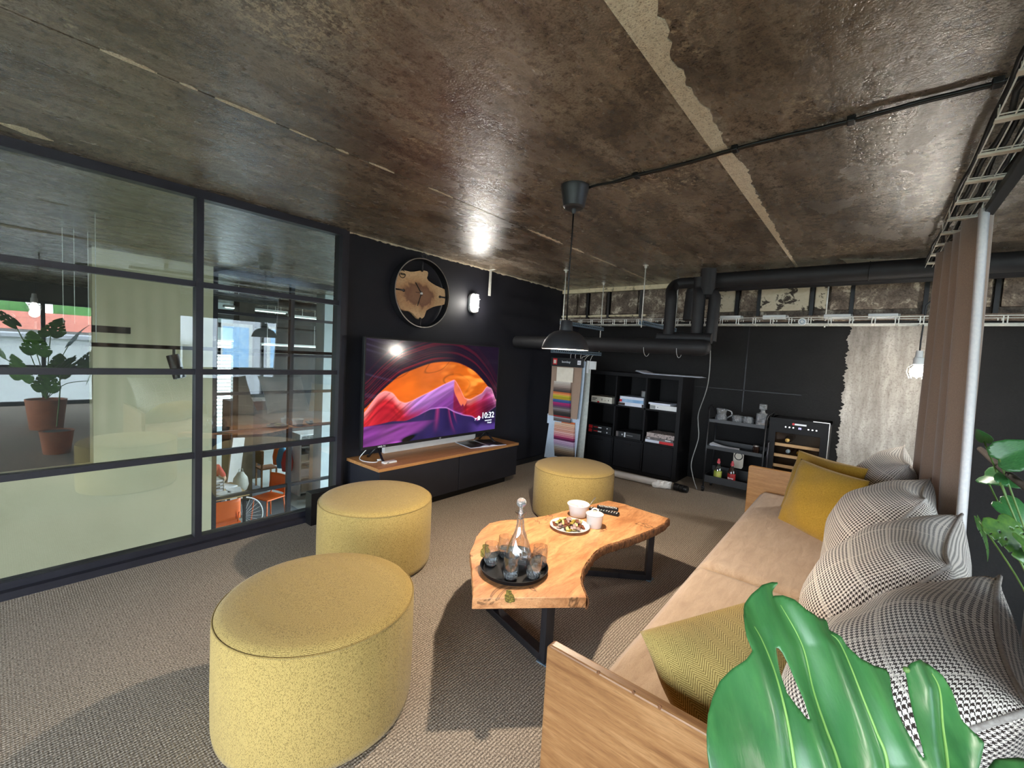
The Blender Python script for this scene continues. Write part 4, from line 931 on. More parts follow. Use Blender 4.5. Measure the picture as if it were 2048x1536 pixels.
# cardboard tube in plastic on the floor before the shelf
t = thing('floor_tube', 'long white wrapped tube with a black end on the floor before the cube shelf', 'tube', (5.2, 2.1, 0))
G().cyl((5.20, 1.74, .042), (5.12, 2.95, .042), .040, n=20).build('tube', 'white_plastic', t, shade_angle=.7)
G().lathe([(0, -.11), (.036, -.11), (.040, -.10), (.040, -.065), (.034, -.06), (.043, -.055), (.043, -.02), (.038, -.015), (.044, -.01), (.044, .05), (0, .05)], (5.205, 1.66, .044), 20, rotm(-PI/2, 0, -.066)).build('end_cap', 'plastic_black', t, shade_angle=.5)
g = G(); vs = []
for i in range(9):
    for k in range(14): a = 2*PI*k/14; r_ = .042+random.uniform(0, .014); vs.append((5.2-.0066*i*1.6+r_*math.cos(a), 1.75+i*.022, .046+max(-.042, r_*math.sin(a))))
g.add(vs, [(i*14+k, i*14+(k+1) % 14, (i+1)*14+(k+1) % 14, (i+1)*14+k) for i in range(8) for k in range(14)]); g.build('plastic_wrap', 'white_plastic', t)
tag(G().cyl((5.36, 1.83, .02), (5.30, 3.0, .02), .02, n=12).build('floor_rod', 'white_plastic', None, shade_angle=.7, at=(5.33, 2.4, 0)), 'thin white rod on the floor between the tube and the shelf', 'rod')
# fabric sample hangers in the corner
def hanger(x, ya, yb, ztop, zbot, mat, label, stripes, sx=.03, header=True, tail=None, px=0):
    t = thing('fabric_sample_hanger', label, 'fabric samples', (x, (ya+yb)/2, ztop), group='fabric sample hangers in the corner')
    n = 8; vs = []
    for i in range(n+1):
        q = i/n; zz_ = ztop-(ztop-zbot)*q; sl = .012*math.sin(q*4)
        vs += [(x+sl, yb+px*q, zz_), (x+sl, ya+px*q*.4+.02*q, zz_)]
    o = G().add(vs, [(2*i, 2*i+1, 2*i+3, 2*i+2) for i in range(n)]).build('backing_cloth', mat, t); md = o.modifiers.new('thick', 'SOLIDIFY'); md.thickness = .006
    return t
SXX = 4.86
t = hanger(SXX, 2.87, 3.34, 1.50, .715, 'curtain_taupe', 'beige fabric sample hanger with a black header and a striped swatch roll', None)
bx('header', 'black_print', (SXX-.012, SXX+.008, 2.855, 3.35, 1.385, 1.50), t, bevel=.002)
text('header_text', 'bombay', .042, 'print_white', t, (SXX-.0125, 3.175, 1.435), FACE_MX)
bx('red_tag', 'print_red', (SXX-.015, SXX-.011, 3.25, 3.315, 1.405, 1.487), t); bx('tag_label', 'cream_card', (SXX-.017, SXX-.0145, 3.262, 3.303, 1.42, 1.468), t)
bx('white_tag', 'print_white', (SXX-.015, SXX-.011, 2.885, 2.935, 1.42, 1.475), t)
text('tag_text', 'A2', .026, 'print_black', t, (SXX-.0155, 2.928, 1.438), FACE_MX)
for y in (2.90, 2.98, 3.05):
    G().tube([(SXX, y, 1.50), (SXX-.005, y, 1.53), (SXX+.005, y, 1.56), (SXX-.012, y, 1.575), (SXX-.02, y, 1.56)], .003, 6).build('hook', 'wire_zinc', t, smooth=True)
bx('blue_end', 'pale_blue_cloth', (SXX+.012, SXX+.018, 3.14, 3.37, .60, .73), t)
def hook_up(t, x, y, z): G().tube([(x, y, z), (x, y, z+.03), (x, (y+2.80)/2, 1.535), (x, 2.80, 1.553)], .003, 6).build('hook', 'wire_zinc', t, smooth=True)
hook_up(t, SXX, 2.88, 1.49)
def swatch_stack(t, x, ya, yb, z0, z1, cols, white_top=0.0):
    n = len(cols); dz = (z1-z0)/n
    for i, c in enumerate(cols):
        nm = 'swatch_%02x%02x%02x' % c
        if nm not in M: plain(nm, srgb(*c)[:3], .9, None, 200)
        q = i/n; bul = .022*math.sin(PI*min(1, q*1.1))
        zt = z1-dz*i
        G().box(x-.030-bul, x-.008, ya-.03*q+.01, yb-.03*q+.01, zt-dz*.94, zt).build('swatch', nm, t, bevel=.002, seg=1)
cw = (214, 212, 204)
bx('top_swatch', 'cream_card', (SXX-.030, SXX-.010, 2.985, 3.235, 1.185, 1.375), t, bevel=.003)
cols1 = [(205, 196, 186), (190, 178, 166), (176, 160, 150), (160, 142, 132), (120, 104, 96), (92, 80, 76), (70, 62, 62), (206, 110, 64), (226, 150, 90), (200, 180, 60), (168, 160, 40), (176, 150, 40), (70, 100, 150), (52, 84, 140), (170, 40, 110), (150, 36, 96), (104, 52, 96), (96, 84, 92), (130, 120, 124), (108, 98, 98), (66, 56, 52), (46, 40, 40), (38, 34, 36), (150, 36, 40), (150, 146, 146), (104, 98, 98), (86, 80, 80)]
swatch_stack(t, SXX, 3.00, 3.26, .655, 1.185, cols1)
t = hanger(SXX+.05, 2.85, 3.30, 1.47, .12, 'pale_blue_cloth', 'pale blue fabric sample hanger with pastel swatches behind the beige one', None, px=.10)
hook_up(t, SXX+.05, 2.87, 1.46)
cols2 = [(214, 110, 62), (226, 190, 160), (222, 178, 150), (216, 164, 140), (220, 170, 150), (212, 150, 130), (226, 176, 170), (216, 150, 150), (206, 120, 140), (150, 40, 90), (90, 26, 70), (200, 170, 200), (186, 160, 190), (170, 152, 178), (176, 168, 172), (160, 150, 140), (150, 132, 112), (120, 100, 80), (92, 74, 58), (60, 48, 40), (44, 36, 32)]
swatch_stack(t, SXX+.045, 2.93, 3.24, .17, .66, cols2)
t = hanger(SXX+.14, 2.82, 3.10, 1.46, .10, 'voile_grey', 'grey ragged fabric sample hanger nearest the cube shelf', None)
hook_up(t, SXX+.14, 2.84, 1.45)
bx('header', 'white_plastic', (SXX+.13, SXX+.15, 2.75, 2.86, 1.37, 1.475), t, bevel=.002); bx('header', 'white_plastic', (SXX+.10, SXX+.12, 2.84, 2.87, 1.32, 1.48), t, bevel=.002)
# bar trolley
CXF, CXB, CY0, CY1 = 5.45, 5.80, .86, 1.455
tr = thing('bar_trolley', 'black three-tier metal trolley between the shelf and the wine fridge', 'trolley', (5.62, 1.16, 0))
for x in (CXF, CXB):
    for y in (CY0, CY1): G().tube([(x, y, .06), (x, y, .94 if x == CXF else .90)], .009, 8).build('post', 'metal_black', tr, smooth=True)
for y, s in ((CY1, 1), (CY0, -1)):
    G().tube(smooth_path([(CXF, y, .93), (CXF+.03, y+.01*s, .985), (CXF+.12, y+.03*s, 1.01), (CXB-.1, y+.03*s, 1.01), (CXB, y, .90)], 5), .009, 8).build('handle', 'metal_black', tr, smooth=True)
for zb, hh in ((.13, .13), (.53, .055), (.85, .05)):
    g = G(); g.box(CXF+.008, CXB, CY0+.008, CY1-.008, zb-.004, zb)
    g.box(CXF-.001, CXF+.008, CY0, CY1, zb-.01, zb+hh*.55); g.box(CXB-.008, CXB, CY0, CY1, zb-.01, zb+hh); g.box(CXF, CXB, CY0, CY0+.008, zb-.01, zb+hh*.6); g.box(CXF, CXB, CY1-.008, CY1, zb-.01, zb+hh*.6)
    g.build('tray', 'metal_black', tr)
for x in (CXF, CXB):
    for y in (CY0, CY1):
        w_ = G().cyl((x, y-.011, .026), (x, y+.011, .026), .026, n=18).build('wheel', 'plastic_black', tr, shade_angle=.6); G().cyl((x, y-.0125, .026), (x, y+.0125, .026), .015, n=12).build('hub', 'brushed_steel', w_, local=False) if False else None
        bx('fork', 'metal_black', (x-.012, x+.012, y-.017, y+.017, .035, .062), tr)
# glassware on the trolley
zt = .8505
jg = thing('crystal_jug', 'cut crystal jug on the left of the trolley top', 'jug', (5.56, 1.345, zt))
G().lathe([(0, 0), (.055, 0), (.066, .012), (.070, .035), (.062, .06), (.050, .085), (.054, .125), (.062, .15), (.058, .15), (.05, .125), (.045, .088), (.055, .05), (.05, .02), (0, .018)], (5.56, 1.345, zt), 22).build('body', 'cut_crystal', jg, shade_angle=.5)
G().tube(smooth_path([(5.56, 1.285, zt+.14), (5.56, 1.245, zt+.13), (5.56, 1.235, zt+.09), (5.56, 1.28, zt+.05)], 5), .008, 8).build('handle', 'crystal', jg, smooth=True)
g = G(); g.prism([(0, 0), (.045, .012), (.045, -.012)], 0, .01, None, (5.545, 1.40, zt+.142)); g.build('spout', 'cut_crystal', jg)
tum = thing('cut_tumbler', 'left cut glass tumbler on the trolley top, beside the jug', 'glass', (5.55, 1.165, zt), group='cut glass tumblers on the trolley')
def tumbler(p, parent):
    G().lathe([(0, 0), (.046, 0), (.052, .006), (.056, .092), (.051, .092), (.047, .02), (0, .016)], p, 16).build('body', 'cut_crystal', parent, shade_angle=.4)
    g = G()
    for k in range(8):
        a = 2*PI*k/8; c_, s_ = math.cos(a)*.0525, math.sin(a)*.0525; q = Vector(p)
        g.tube([q+Vector((c_, s_, .01)), q+Vector((math.cos(a+.35)*.055, math.sin(a+.35)*.055, .075))], .004, 5); g.tube([q+Vector((c_, s_, .075)), q+Vector((math.cos(a+.35)*.053, math.sin(a+.35)*.053, .01))], .004, 5)
    g.build('cut_facets', 'crystal', parent, smooth=True)
tumbler((5.55, 1.165, zt), tum)
dup(tum, (5.54, 1.055, zt), None, 'right cut glass tumbler on the trolley top, beside the whisky decanter')
dc = thing('whisky_decanter', 'square crystal whisky decanter on the right of the trolley top', 'decanter', (5.54, .915, zt))
def rsq(h, r=.012): return [(h-r, -h), (h, -h+r), (h, h-r), (h-r, h), (-h+r, h), (-h, h-r), (-h, -h+r), (-h+r, -h)]
g = G(); g.prism(rsq(.056), 0, .15, None, (5.54, .915, zt)); g.build('body', 'cut_crystal', dc, bevel=.006)
g = G(); g.prism(rsq(.049), .012, .045, None, (5.54, .915, zt)); g.build('whisky', 'whisky', dc)
G().lathe([(0, .15), (.04, .15), (.024, .165), (.020, .185), (0, .185)], (5.54, .915, zt), 16).build('neck', 'crystal', dc, shade_angle=.5)
g = G(); g.prism(rsq(.036, .009), .195, .255, None, (5.54, .915, zt)); g.cyl((5.54, .915, zt+.165), (5.54, .915, zt+.197), .014, .026, 12); g.build('stopper', 'cut_crystal', dc, bevel=.005)
t = thing('folded_papers', 'white folded papers on the middle tier of the trolley', 'paper', (5.52, 1.30, .531))
for k in range(2):
    g = G(); n = 10; vs = []
    for i in range(n+1): q = i/n; yy = 1.43-q*.30; lf = .004+k*.012+.03*(1-q)**3; vs += [(5.47+k*.01, yy, .531+lf), (5.62, yy, .531+lf)]
    g.add(vs, [(2*i, 2*i+1, 2*i+3, 2*i+2) for i in range(n)]); o = g.build('sheet', 'white_paper', t); md = o.modifiers.new('t', 'SOLIDIFY'); md.thickness = .004
t = thing('dark_jar', 'small dark glass jar at the right of the trolley middle tier', 'jar', (5.56, .95, .531))
G().lathe([(0, 0), (.033, 0), (.036, .006), (.036, .078), (.03, .085), (0, .085)], (5.56, .95, .531), 18).build('body', 'syrup_dark', t, shade_angle=.5); G().lathe([(0, .085), (.031, .085), (.031, .10), (0, .10)], (5.56, .95, .531), 18).build('lid', 'brushed_steel', t, shade_angle=.5)
for y, lm, lab, cm in ((1.325, 'label_green', 'syrup bottle with a green label and pink cap on the trolley bottom', 'syrup_clear'), (1.175, 'label_red', 'syrup bottle with a red label and pink cap on the trolley bottom', 'syrup_dark')):
    z_ = .1305; t = thing('syrup_bottle', lab, 'bottle', (5.54, y, z_), group='syrup bottles on the trolley')
    G().lathe([(0, 0), (.036, 0), (.042, .008), (.043, .12), (.040, .15), (.026, .19), (.014, .215), (.013, .225), (0, .225)], (5.54, y, z_), 20).build('body', 'table_glass' if lm == 'label_green' else 'syrup_dark', t, shade_angle=.6)
    G().lathe([(.0435, .025), (.0442, .03), (.0442, .125), (.0435, .13)], (5.54, y, z_), 24).build('label', lm, t, smooth=True)
    G().lathe([(0, .22), (.018, .22), (.019, .245), (.014, .25), (.010, .275), (0, .277)], (5.54, y, z_), 16).build('cap', 'cap_pink', t, shade_angle=.6)
    if lm == 'label_green': G().lathe([(0, .004), (.039, .01), (.040, .10), (0, .10)], (5.54, y, z_), 18).build('syrup', 'label_green', t, smooth=True)
    else: text('label_text', 'Syrop', .026, 'print_white', t, (5.495, y+.030, z_+.07), FACE_MX, bold=True)
t = thing('bottle_opener_card', 'white card with a black ring hanging behind the red syrup bottle', 'card', (5.70, 1.16, .30))
g = G(); g.prism([(x*.055, y_*.10) for x, y_ in rsq(1.0, .25)], 0, .004, Matrix(((0, 0, -1), (-1, 0, 0), (0, 1, 0))), (5.70, 1.15, .40)); g.build('card', 'cream_card', t)
G().tube([(5.694, 1.15+.042*math.cos(a), .445+.042*math.sin(a)) for a in np.linspace(0, 2*PI, 24)[:-1]], .005, 6, closed=True).build('ring', 'plastic_black', t, smooth=True)
bx('string', 'plastic_black', (5.698, 5.70, 1.147, 1.153, .49, .53), t)
# wine fridge
FX, FY0, FY1, FH = 5.50, .30, .835, .975
fr = thing('wine_fridge', 'black wine fridge with a glass door right of the trolley', 'fridge', (5.72, .57, 0))
bx('side_panel', 'plastic_black', (FX+.04, 5.97, FY0, FY0+.025, .02, FH-.012), fr); bx('side_panel', 'plastic_black', (FX+.04, 5.97, FY1-.025, FY1, .02, FH-.012), fr)
bx('top_panel', 'plastic_black', (FX+.04, 5.97, FY0, FY1, FH-.035, FH-.012), fr); bx('base', 'plastic_black', (FX+.04, 5.97, FY0, FY1, .02, .10), fr); bx('back_panel', 'hall_dark', (5.93, 5.97, FY0+.025, FY1-.025, .10, FH-.035), fr)
g = G(); dw = .065; g.box(FX, FX+.04, FY0, FY0+dw, .04, FH); g.box(FX, FX+.04, FY1-dw, FY1, .04, FH); g.box(FX, FX+.04, FY0+dw, FY1-dw, FH-.155, FH); g.box(FX, FX+.04, FY0+dw, FY1-dw, .04, .12)
dr = g.build('door', 'shelf_black', fr)
bx('glass', 'fridge_glass', (FX+.012, FX+.02, FY0+dw-.005, FY1-dw+.005, .115, FH-.15), dr)
bx('chrome_trim', 'brushed_steel', (FX-.003, FX+.04, FY0-.004, FY0+.001, .2, FH+.004), dr); bx('chrome_trim', 'brushed_steel', (FX-.003, FX+.04, FY0-.002, FY0+.14, FH, FH+.006), dr)
G().tube([(FX+.003, FY1-.012, .70), (FX-.03, FY1-.012, .69), (FX-.03, FY1-.012, .40), (FX+.003, FY1-.012, .39)], .011, 10).build('handle', 'leg_steel', dr, smooth=True)
g = G(); g.box(FX-.0015, FX, .495, .60, FH-.058, FH-.040); g.build('brand_bar', 'print_white', dr); G().cyl((FX-.002, .612, FH-.048), (FX, .612, FH-.048), .012, n=14).build('brand_mark', 'red_print', dr)
for y in (.68, .645, .61, .475, .44, .405): G().cyl((FX-.002, y, FH-.088), (FX, y, FH-.088), .007, n=10).build('button', 'led_white', dr)
text('display_text', '88', .028, 'display_violet', dr, (FX-.001, .565, FH-.098), FACE_MX)
for z_ in (.665, .545, .43, .31): bx('wine_rack', 'fridge_beech', (FX+.05, FX+.075, FY0+.03, FY1-.03, z_, z_+.032), fr, bevel=.003)
for y, z_, m, lab in ((.66, .737, 'choc_cream', 'wine bottle on the top rack with a cream cap'), (.645, .617, 'blue_print', 'wine bottle on the second rack with a pale blue cap'), (.545, .615, 'choc_gold', 'wine bottle on the second rack with a gold cap')):
    t = thing('wine_bottle', lab, 'bottle', (FX+.2, y, z_), group='bottles in the wine fridge')
    G().lathe([(0, 0), (.015, 0), (.016, .06), (.017, .09), (.038, .15), (.038, .36), (0, .36)], (FX+.05, y, z_), 16, rotm(0, PI/2, 0)).build('body', 'syrup_dark', t, smooth=True)
    G().lathe([(0, -.003), (.020, -.003), (.021, .05), (.0165, .055), (.0165, .062)], (FX+.046, y, z_), 16, rotm(0, PI/2, 0)).build('capsule', m, t, smooth=True)
# cable hanging from the duct
pts = smooth_path([(4.52, 1.30, 1.70), (4.60, 1.27, 1.68), (4.95, 1.36, 1.3), (5.3, 1.53, .95), (5.42, 1.56, .8), (5.44, 1.55, .62), (5.42, 1.60, .33), (5.40, 1.57, .18), (5.42, 1.53, .05), (5.45, 1.52, .006)], 6)
tag(G().tube(pts, .005, 6).build('hanging_cable', 'grey_paint', None, smooth=True, at=pts[0]), 'thin grey cable drooping from the duct end down beside the trolley', 'cable')

# ================================================================== POUFS
def pouf(x, y, label, first=None):
    if first is not None: return dup(first, (x, y, 0), (0, 0, random.uniform(0, 6)), label)
    t = thing('round_pouf', label, 'pouf', (x, y, 0), group='mustard poufs')
    r, h = .38, .477; n = 72
    prof = [(r-.03, .0), (r-.004, .02), (r, .05), (r+.002, .2), (r, h-.045), (r-.006, h-.022), (r-.018, h-.008), (r-.036, h-.0005), (r-.10, h+.004), (r-.22, h+.008), (.06, h+.009), (0, h+.009)]
    g = G(); g.lathe([(r-.03, .012)]+prof[1:6], (0, 0, 0), n); sd = g.build('side_cover', 'pouf_mustard', t, smooth=True, local=True)
    uvs(sd, lambda v: (math.atan2(v.y, v.x)*r, v.z))
    g = G(); g.lathe(prof[5:], (0, 0, 0), n); tp = g.build('top_cover', 'pouf_mustard', t, smooth=True, local=True); uvs(tp, lambda v: (v.x, v.y))
    G().tube([((r-.004)*math.cos(a), (r-.004)*math.sin(a), h-.023) for a in np.linspace(0, 2*PI, n+1)[:-1]], .0035, 6, closed=True).build('seam', 'pouf_mustard', t, smooth=True, local=True)
    G().lathe([(0, 0), (r-.05, 0), (r-.05, .014), (0, .014)], (0, 0, 0), 40).build('base', 'plastic_black', t, local=True)
    return t
def uvs(o, fn):
    me = o.data; ul = me.uv_layers.new(name='UVMap')
    for p in me.polygons:
        c_ = [fn(me.vertices[me.loops[li].vertex_index].co) for li in p.loop_indices]
        us = [q[0] for q in c_]
        if max(us)-min(us) > 1.0:
            mx = max(us); c_ = [((u+2*PI*.38) if u < 0 else u, v) for u, v in c_]
        for li, q in zip(p.loop_indices, c_): ul.data[li].uv = q
p1 = pouf(.872, 1.692, 'largest looking mustard pouf in front, nearest the camera')
pouf(1.72, 2.592, 'mustard pouf between the console and the glass partition', p1)
pouf(3.592, 2.136, 'mustard pouf behind the coffee table, before the cube shelf', p1)

# ================================================================== COFFEE TABLE
TZ = .412
tb = thing('coffee_table', 'boomerang-shaped live-edge wooden coffee table on black steel legs', 'table', (2.2, 1.35, 0))
out = [(1.357, 1.284), (1.428, 1.352), (1.541, 1.472), (1.657, 1.602), (1.735, 1.657), (1.840, 1.732), (1.938, 1.782), (2.051, 1.818), (2.132, 1.798), (2.257, 1.731), (2.363, 1.672), (2.487, 1.632), (2.592, 1.614), (2.692, 1.588), (2.870, 1.545), (3.068, 1.502), (3.090, 1.384), (3.071, 1.218), (3.056, 1.026), (2.948, 1.014), (2.821, 1.022), (2.669, 1.046), (2.488, 1.083), (2.336, 1.124), (2.256, 1.135), (2.158, 1.126), (2.077, 1.106), (2.008, 1.091), (1.951, 1.075), (1.874, 1.035), (1.826, 1.005), (1.778, .963), (1.735, .922)]
def densify(p, jit, skip=()):
    o = []
    for i in range(len(p)):
        a, b_ = Vector(p[i]).to_2d(), Vector(p[(i+1) % len(p)]).to_2d(); k = max(1, int((b_-a).length/.02))
        for j in range(k):
            q = a+(b_-a)*(j/k); jj = 0 if i in skip else jit
            o.append((q.x+random.uniform(-jj, jj), q.y+random.uniform(-jj, jj)))
    return o
o2 = densify(out, .0025, (len(out)-1,))
G().prism(o2, TZ-.050, TZ).build('slab', 'slab_wood', tb, bevel=.003)
# bark along the concave edge
ed = [Vector(p) for p in out[18:]]; g = G(); vs = []
path = []
for a, b_ in zip(ed, ed[1:]):
    k = max(1, int((b_-a).length/.012))
    for j in range(k): path.append(a+(b_-a)*(j/k))
path.append(ed[-1])
for i, p in enumerate(path):
    tg = (path[min(i+1, len(path)-1)]-path[max(i-1, 0)]).normalized(); nrm = Vector((tg.y, -tg.x))
    if i == 0: nrm0 = nrm
    for zq, off in ((TZ-.002, .0), (TZ-.012, .006), (TZ-.028, .009), (TZ-.045, .007), (TZ-.056, -.004)):
        w_ = off+random.uniform(-.003, .005); q = p-nrm*w_*(1 if nrm.dot(Vector((2.3, 1.6))-p.to_2d()) > 0 else -1); vs.append((q.x, q.y, zq+random.uniform(-.002, .002)))
g.add(vs, [(i*5+k, i*5+k+1, (i+1)*5+k+1, (i+1)*5+k) for i in range(len(path)-1) for k in range(4)])
o = g.build('bark_edge', 'slab_bark', tb, smooth=True); md = o.modifiers.new('t', 'SOLIDIFY'); md.thickness = .004
for cx, cy, sx_, sy_ in ((1.735, 1.555, .085, .028), (1.487, 1.175, .05, .022)):
    pts = [(cx+(sx_*math.cos(a)*.7-sy_*math.sin(a)*.7)*(1+.18*math.sin(3*a+cx)), cy+(sx_*math.cos(a)*.7+sy_*math.sin(a)*.7)*(1+.18*math.sin(5*a))) for a in np.linspace(0, 2*PI, 30)[:-1]]
    G().prism(pts, TZ-.002, TZ+.0012).build('mossy_knot', 'moss', tb)
def bar(p0, p1, w_, th, up, nm='bar'):
    p0, p1 = Vector(p0), Vector(p1); d = (p1-p0).normalized(); u_ = Vector(up).normalized(); s_ = d.cross(u_).normalized()
    vs = [p+s_*a*w_/2+u_*b_*th/2 for p in (p0, p1) for a, b_ in ((-1, -1), (1, -1), (1, 1), (-1, 1))]
    return G().add(vs, [(3, 2, 1, 0), (4, 5, 6, 7), (0, 1, 5, 4), (1, 2, 6, 5), (2, 3, 7, 6), (3, 0, 4, 7)])
for (a, b_) in (((1.735, 1.125), (1.86, 1.60)), ((2.905, 1.085), (2.63, 1.46))):
    A, B = Vector(a+(0,)), Vector(b_+(0,)); d = (B-A).normalized(); up = Vector((0, 0, 1)); s_ = d.cross(up)
    fr_ = bar(A+up*.02, B+up*.02, .055, .04, up).build('floor_bar', 'leg_steel', tb, bevel=.003)
    for q in (A, B): bar(q+up*.0, q+up*(TZ-.055), .055, .04, d).build('leg', 'leg_steel', tb, bevel=.003)
    bar(A+up*(TZ-.058), B+up*(TZ-.058), .055, .014, up).build('top_bar', 'leg_steel', tb)
    bx('foot_tape', 'zinc', (A.x-.032, A.x+.032, A.y-.032, A.y+.032, .0, .006), tb)

# --- things on the table
def lathe_obj(prof, loc, n, name, mat, parent, ang=.6): return G().lathe(prof, loc, n).build(name, mat, parent, shade_angle=ang)
tp = thing('serving_tray', 'round black serving tray on the near end of the coffee table', 'tray', (1.690, 1.318, TZ))
tz = TZ
lathe_obj([(0, 0), (.155, 0), (.164, .004), (.170, .018), (.174, .026), (.170, .026), (.163, .013), (.155, .007), (0, .006)], (1.690, 1.318, tz), 56, 'body', 'plastic_black', tp)
zt = TZ+.0065
de = thing('glass_decanter', 'tall clear glass decanter with a ball stopper in the middle of the tray', 'decanter', (1.722, 1.318, zt))
D = (1.722, 1.318, zt); sc_ = 1.0
lathe_obj([(0, .004), (.042, .0), (.056, .012), (.064, .035), (.067, .06), (.063, .09), (.052, .125), (.036, .16), (.024, .19), (.0185, .22), (.016, .255), (.0165, .272), (.028, .284), (.029, .287), (.016, .278), (.0135, .258), (.0155, .22), (.021, .19), (.033, .16), (.049, .125), (.060, .09), (.064, .06), (.061, .036), (.053, .014), (.04, .008), (0, .012)], D, 40, 'body', 'table_glass', de, 1.2)
lathe_obj([(0, .0125), (.040, .0085), (.0525, .0145), (.0605, .036), (.0635, .06), (.0605, .083), (0, .083)], D, 36, 'water', 'water', de, 1.0)
lathe_obj([(0, .252), (.0125, .252), (.0135, .285), (.010, .290), (.0085, .302), (.010, .312), (.0, .314)], D, 20, 'stopper_stem', 'crystal', de, 1.0)
G().sphere((D[0], D[1], zt+.335), .0255, 20).build('stopper_ball', 'crystal', de, smooth=True)
g = G()
for k in range(8):
    a = 2*PI*k/8; g.tube([(D[0]+r_*math.cos(a), D[1]+r_*math.sin(a), zt+z_) for r_, z_ in ((.0168, .25), (.0192, .22), (.0248, .19), (.0365, .16))], .0012, 4)
g.build('neck_flutes', 'crystal', de, smooth=True)
gt = None
GLS = [((1.640, 1.432), 'water glass at the left of the tray, half full'), ((1.603, 1.268), 'water glass at the front of the tray, before the decanter'), ((1.692, 1.196), 'water glass at the front right of the tray'), ((1.760, 1.440), 'empty looking glass behind the left water glass on the tray'), ((1.800, 1.238), 'plain thin glass at the right edge of the tray, behind another glass')]
for (x, y), lab in GLS:
    if gt is None:
        gt = thing('water_glass', lab, 'glass', (x, y, zt), group='water glasses on the tray'); p = (x, y, zt)
        lathe_obj([(0, .002), (.026, 0), (.031, .006), (.0375, .05), (.0385, .085), (.036, .112), (.0345, .112), (.0365, .085), (.0352, .05), (.029, .016), (0, .013)], p, 32, 'body', 'table_glass', gt, 1.2)
        lathe_obj([(0, .0005), (.025, .0005), (.0285, .005), (.0285, .013), (0, .0128)], p, 24, 'thick_base', 'crystal', gt, .8)
        lathe_obj([(0, .0138), (.0283, .0165), (.0325, .036), (.0342, .048), (0, .048)], p, 28, 'water', 'water', gt, .8)
        g = G()
        for k in range(14):
            a = 2*PI*k/14; q = Vector(p); g.tube([q+Vector((.0295*math.cos(a), .0295*math.sin(a), .004)), q+Vector((.0335*math.cos(a+.16), .0335*math.sin(a+.16), .024)), q+Vector((.0345*math.cos(a), .0345*math.sin(a), .034))], .0016, 4)
        g.build('cut_facets', 'crystal', gt, smooth=True)
    else: dup(gt, (x, y, zt), (0, 0, random.uniform(0, 3)), lab)
# plate of wrapped chocolates
pt = thing('chocolate_plate', 'white porcelain plate holding wrapped chocolate bars on the coffee table', 'plate', (2.375, 1.418, TZ))
PC = (2.375, 1.418, TZ)
lathe_obj([(0, .0), (.075, .0), (.08, .003), (.118, .014), (.128, .019), (.127, .021), (.115, .017), (.08, .008), (0, .006)], PC, 48, 'body', 'porcelain', pt)
kinds = [('choc_brown', 'brown'), ('choc_cream', 'cream'), ('choc_mauve', 'silvery mauve'), ('choc_gold', 'gold')]
protos = {}
cnt = 0
for lay, (nr, zz0) in enumerate(((15, .012), (13, .022), (10, .032), (6, .042))):
    for k in range(nr):
        a = 2.399*k+lay*.7; rr = .100*math.sqrt((k+.4)/nr)*(1-.15*lay); x, y = PC[0]+rr*math.cos(a), PC[1]+rr*math.sin(a)
        km, kl = kinds[[0, 1, 0, 2, 1, 0, 3, 2, 1, 2][(k*3+lay) % 10]]
        loc = (x, y, TZ+zz0+.0045); rot = (random.uniform(-.12, .12), random.uniform(-.12, .12), .5+random.uniform(-.5, .5))
        lab = kl+' wrapped chocolate bar heaped on the white plate'
        if km not in protos:
            t = thing('chocolate_bar', lab, 'chocolate', loc, group=kl+' chocolates on the plate')
            G().box(-.026, .026, -.0105, .0105, -.0045, .0045).build('wrapper', km, t, local=True, bevel=.003)
            for s in (-1, 1): G().prism([(s*.026, -.007), (s*.033, -.011), (s*.033, .011), (s*.026, .007)], -.001, .001).build('crimped_end', km, t, local=True)
            protos[km] = t; t.rotation_euler = rot
        else: dup(protos[km], loc, rot)
bw = thing('sugar_bowl', 'white porcelain bowl of white sugar cubes behind the chocolate plate', 'bowl', (2.60, 1.493, TZ))
BC = (2.60, 1.493, TZ)
lathe_obj([(0, 0), (.050, 0), (.056, .004), (.066, .06), (.078, .086), (.0755, .0875), (.063, .06), (.052, .01), (0, .008)], BC, 40, 'body', 'porcelain', bw)
cu = None
for k in range(16):
    a = k*2.399; rr = .048*math.sqrt((k % 9+.3)/9); zq = TZ+.045+(.016 if k >= 9 else 0)
    loc = (BC[0]+rr*math.cos(a), BC[1]+rr*math.sin(a), zq); rot = (random.uniform(-.4, .4), random.uniform(-.4, .4), a)
    if cu is None:
        cu = tag(G().box(-.009, .009, -.007, .007, -.007, .007).build('sugar_cube', 'porcelain', None, bevel=.0015), 'white sugar cube heaped in the porcelain bowl', 'sugar cube', 'sugar cubes in the bowl'); cu.location = loc; cu.rotation_euler = rot
    else: c_ = cu.copy(); C.objects.link(c_); c_.location = loc; c_.rotation_euler = rot
fil = lathe_obj([(0, .044), (.052, .042), (.056, .036), (.05, .01), (0, .01)], BC, 24, 'sugar_fill', 'porcelain', bw)
spn = thing('teaspoon', 'steel teaspoon leaning in the sugar bowl', 'spoon', (2.62, 1.45, TZ+.05))
G().tube([(2.625, 1.440, TZ+.045), (2.66, 1.43, TZ+.09), (2.70, 1.42, TZ+.125)], .003, 6, rs=[.0025, .003, .005]).build('handle', 'brushed_steel', spn, smooth=True)
G().sphere((2.617, 1.442, TZ+.047), .012, 12, .4).build('bowl', 'brushed_steel', spn, smooth=True)
po = thing('lidded_pot', 'white porcelain pot with a looped lid right of the chocolates', 'pot', (2.515, 1.318, TZ))
OC = (2.515, 1.318, TZ)
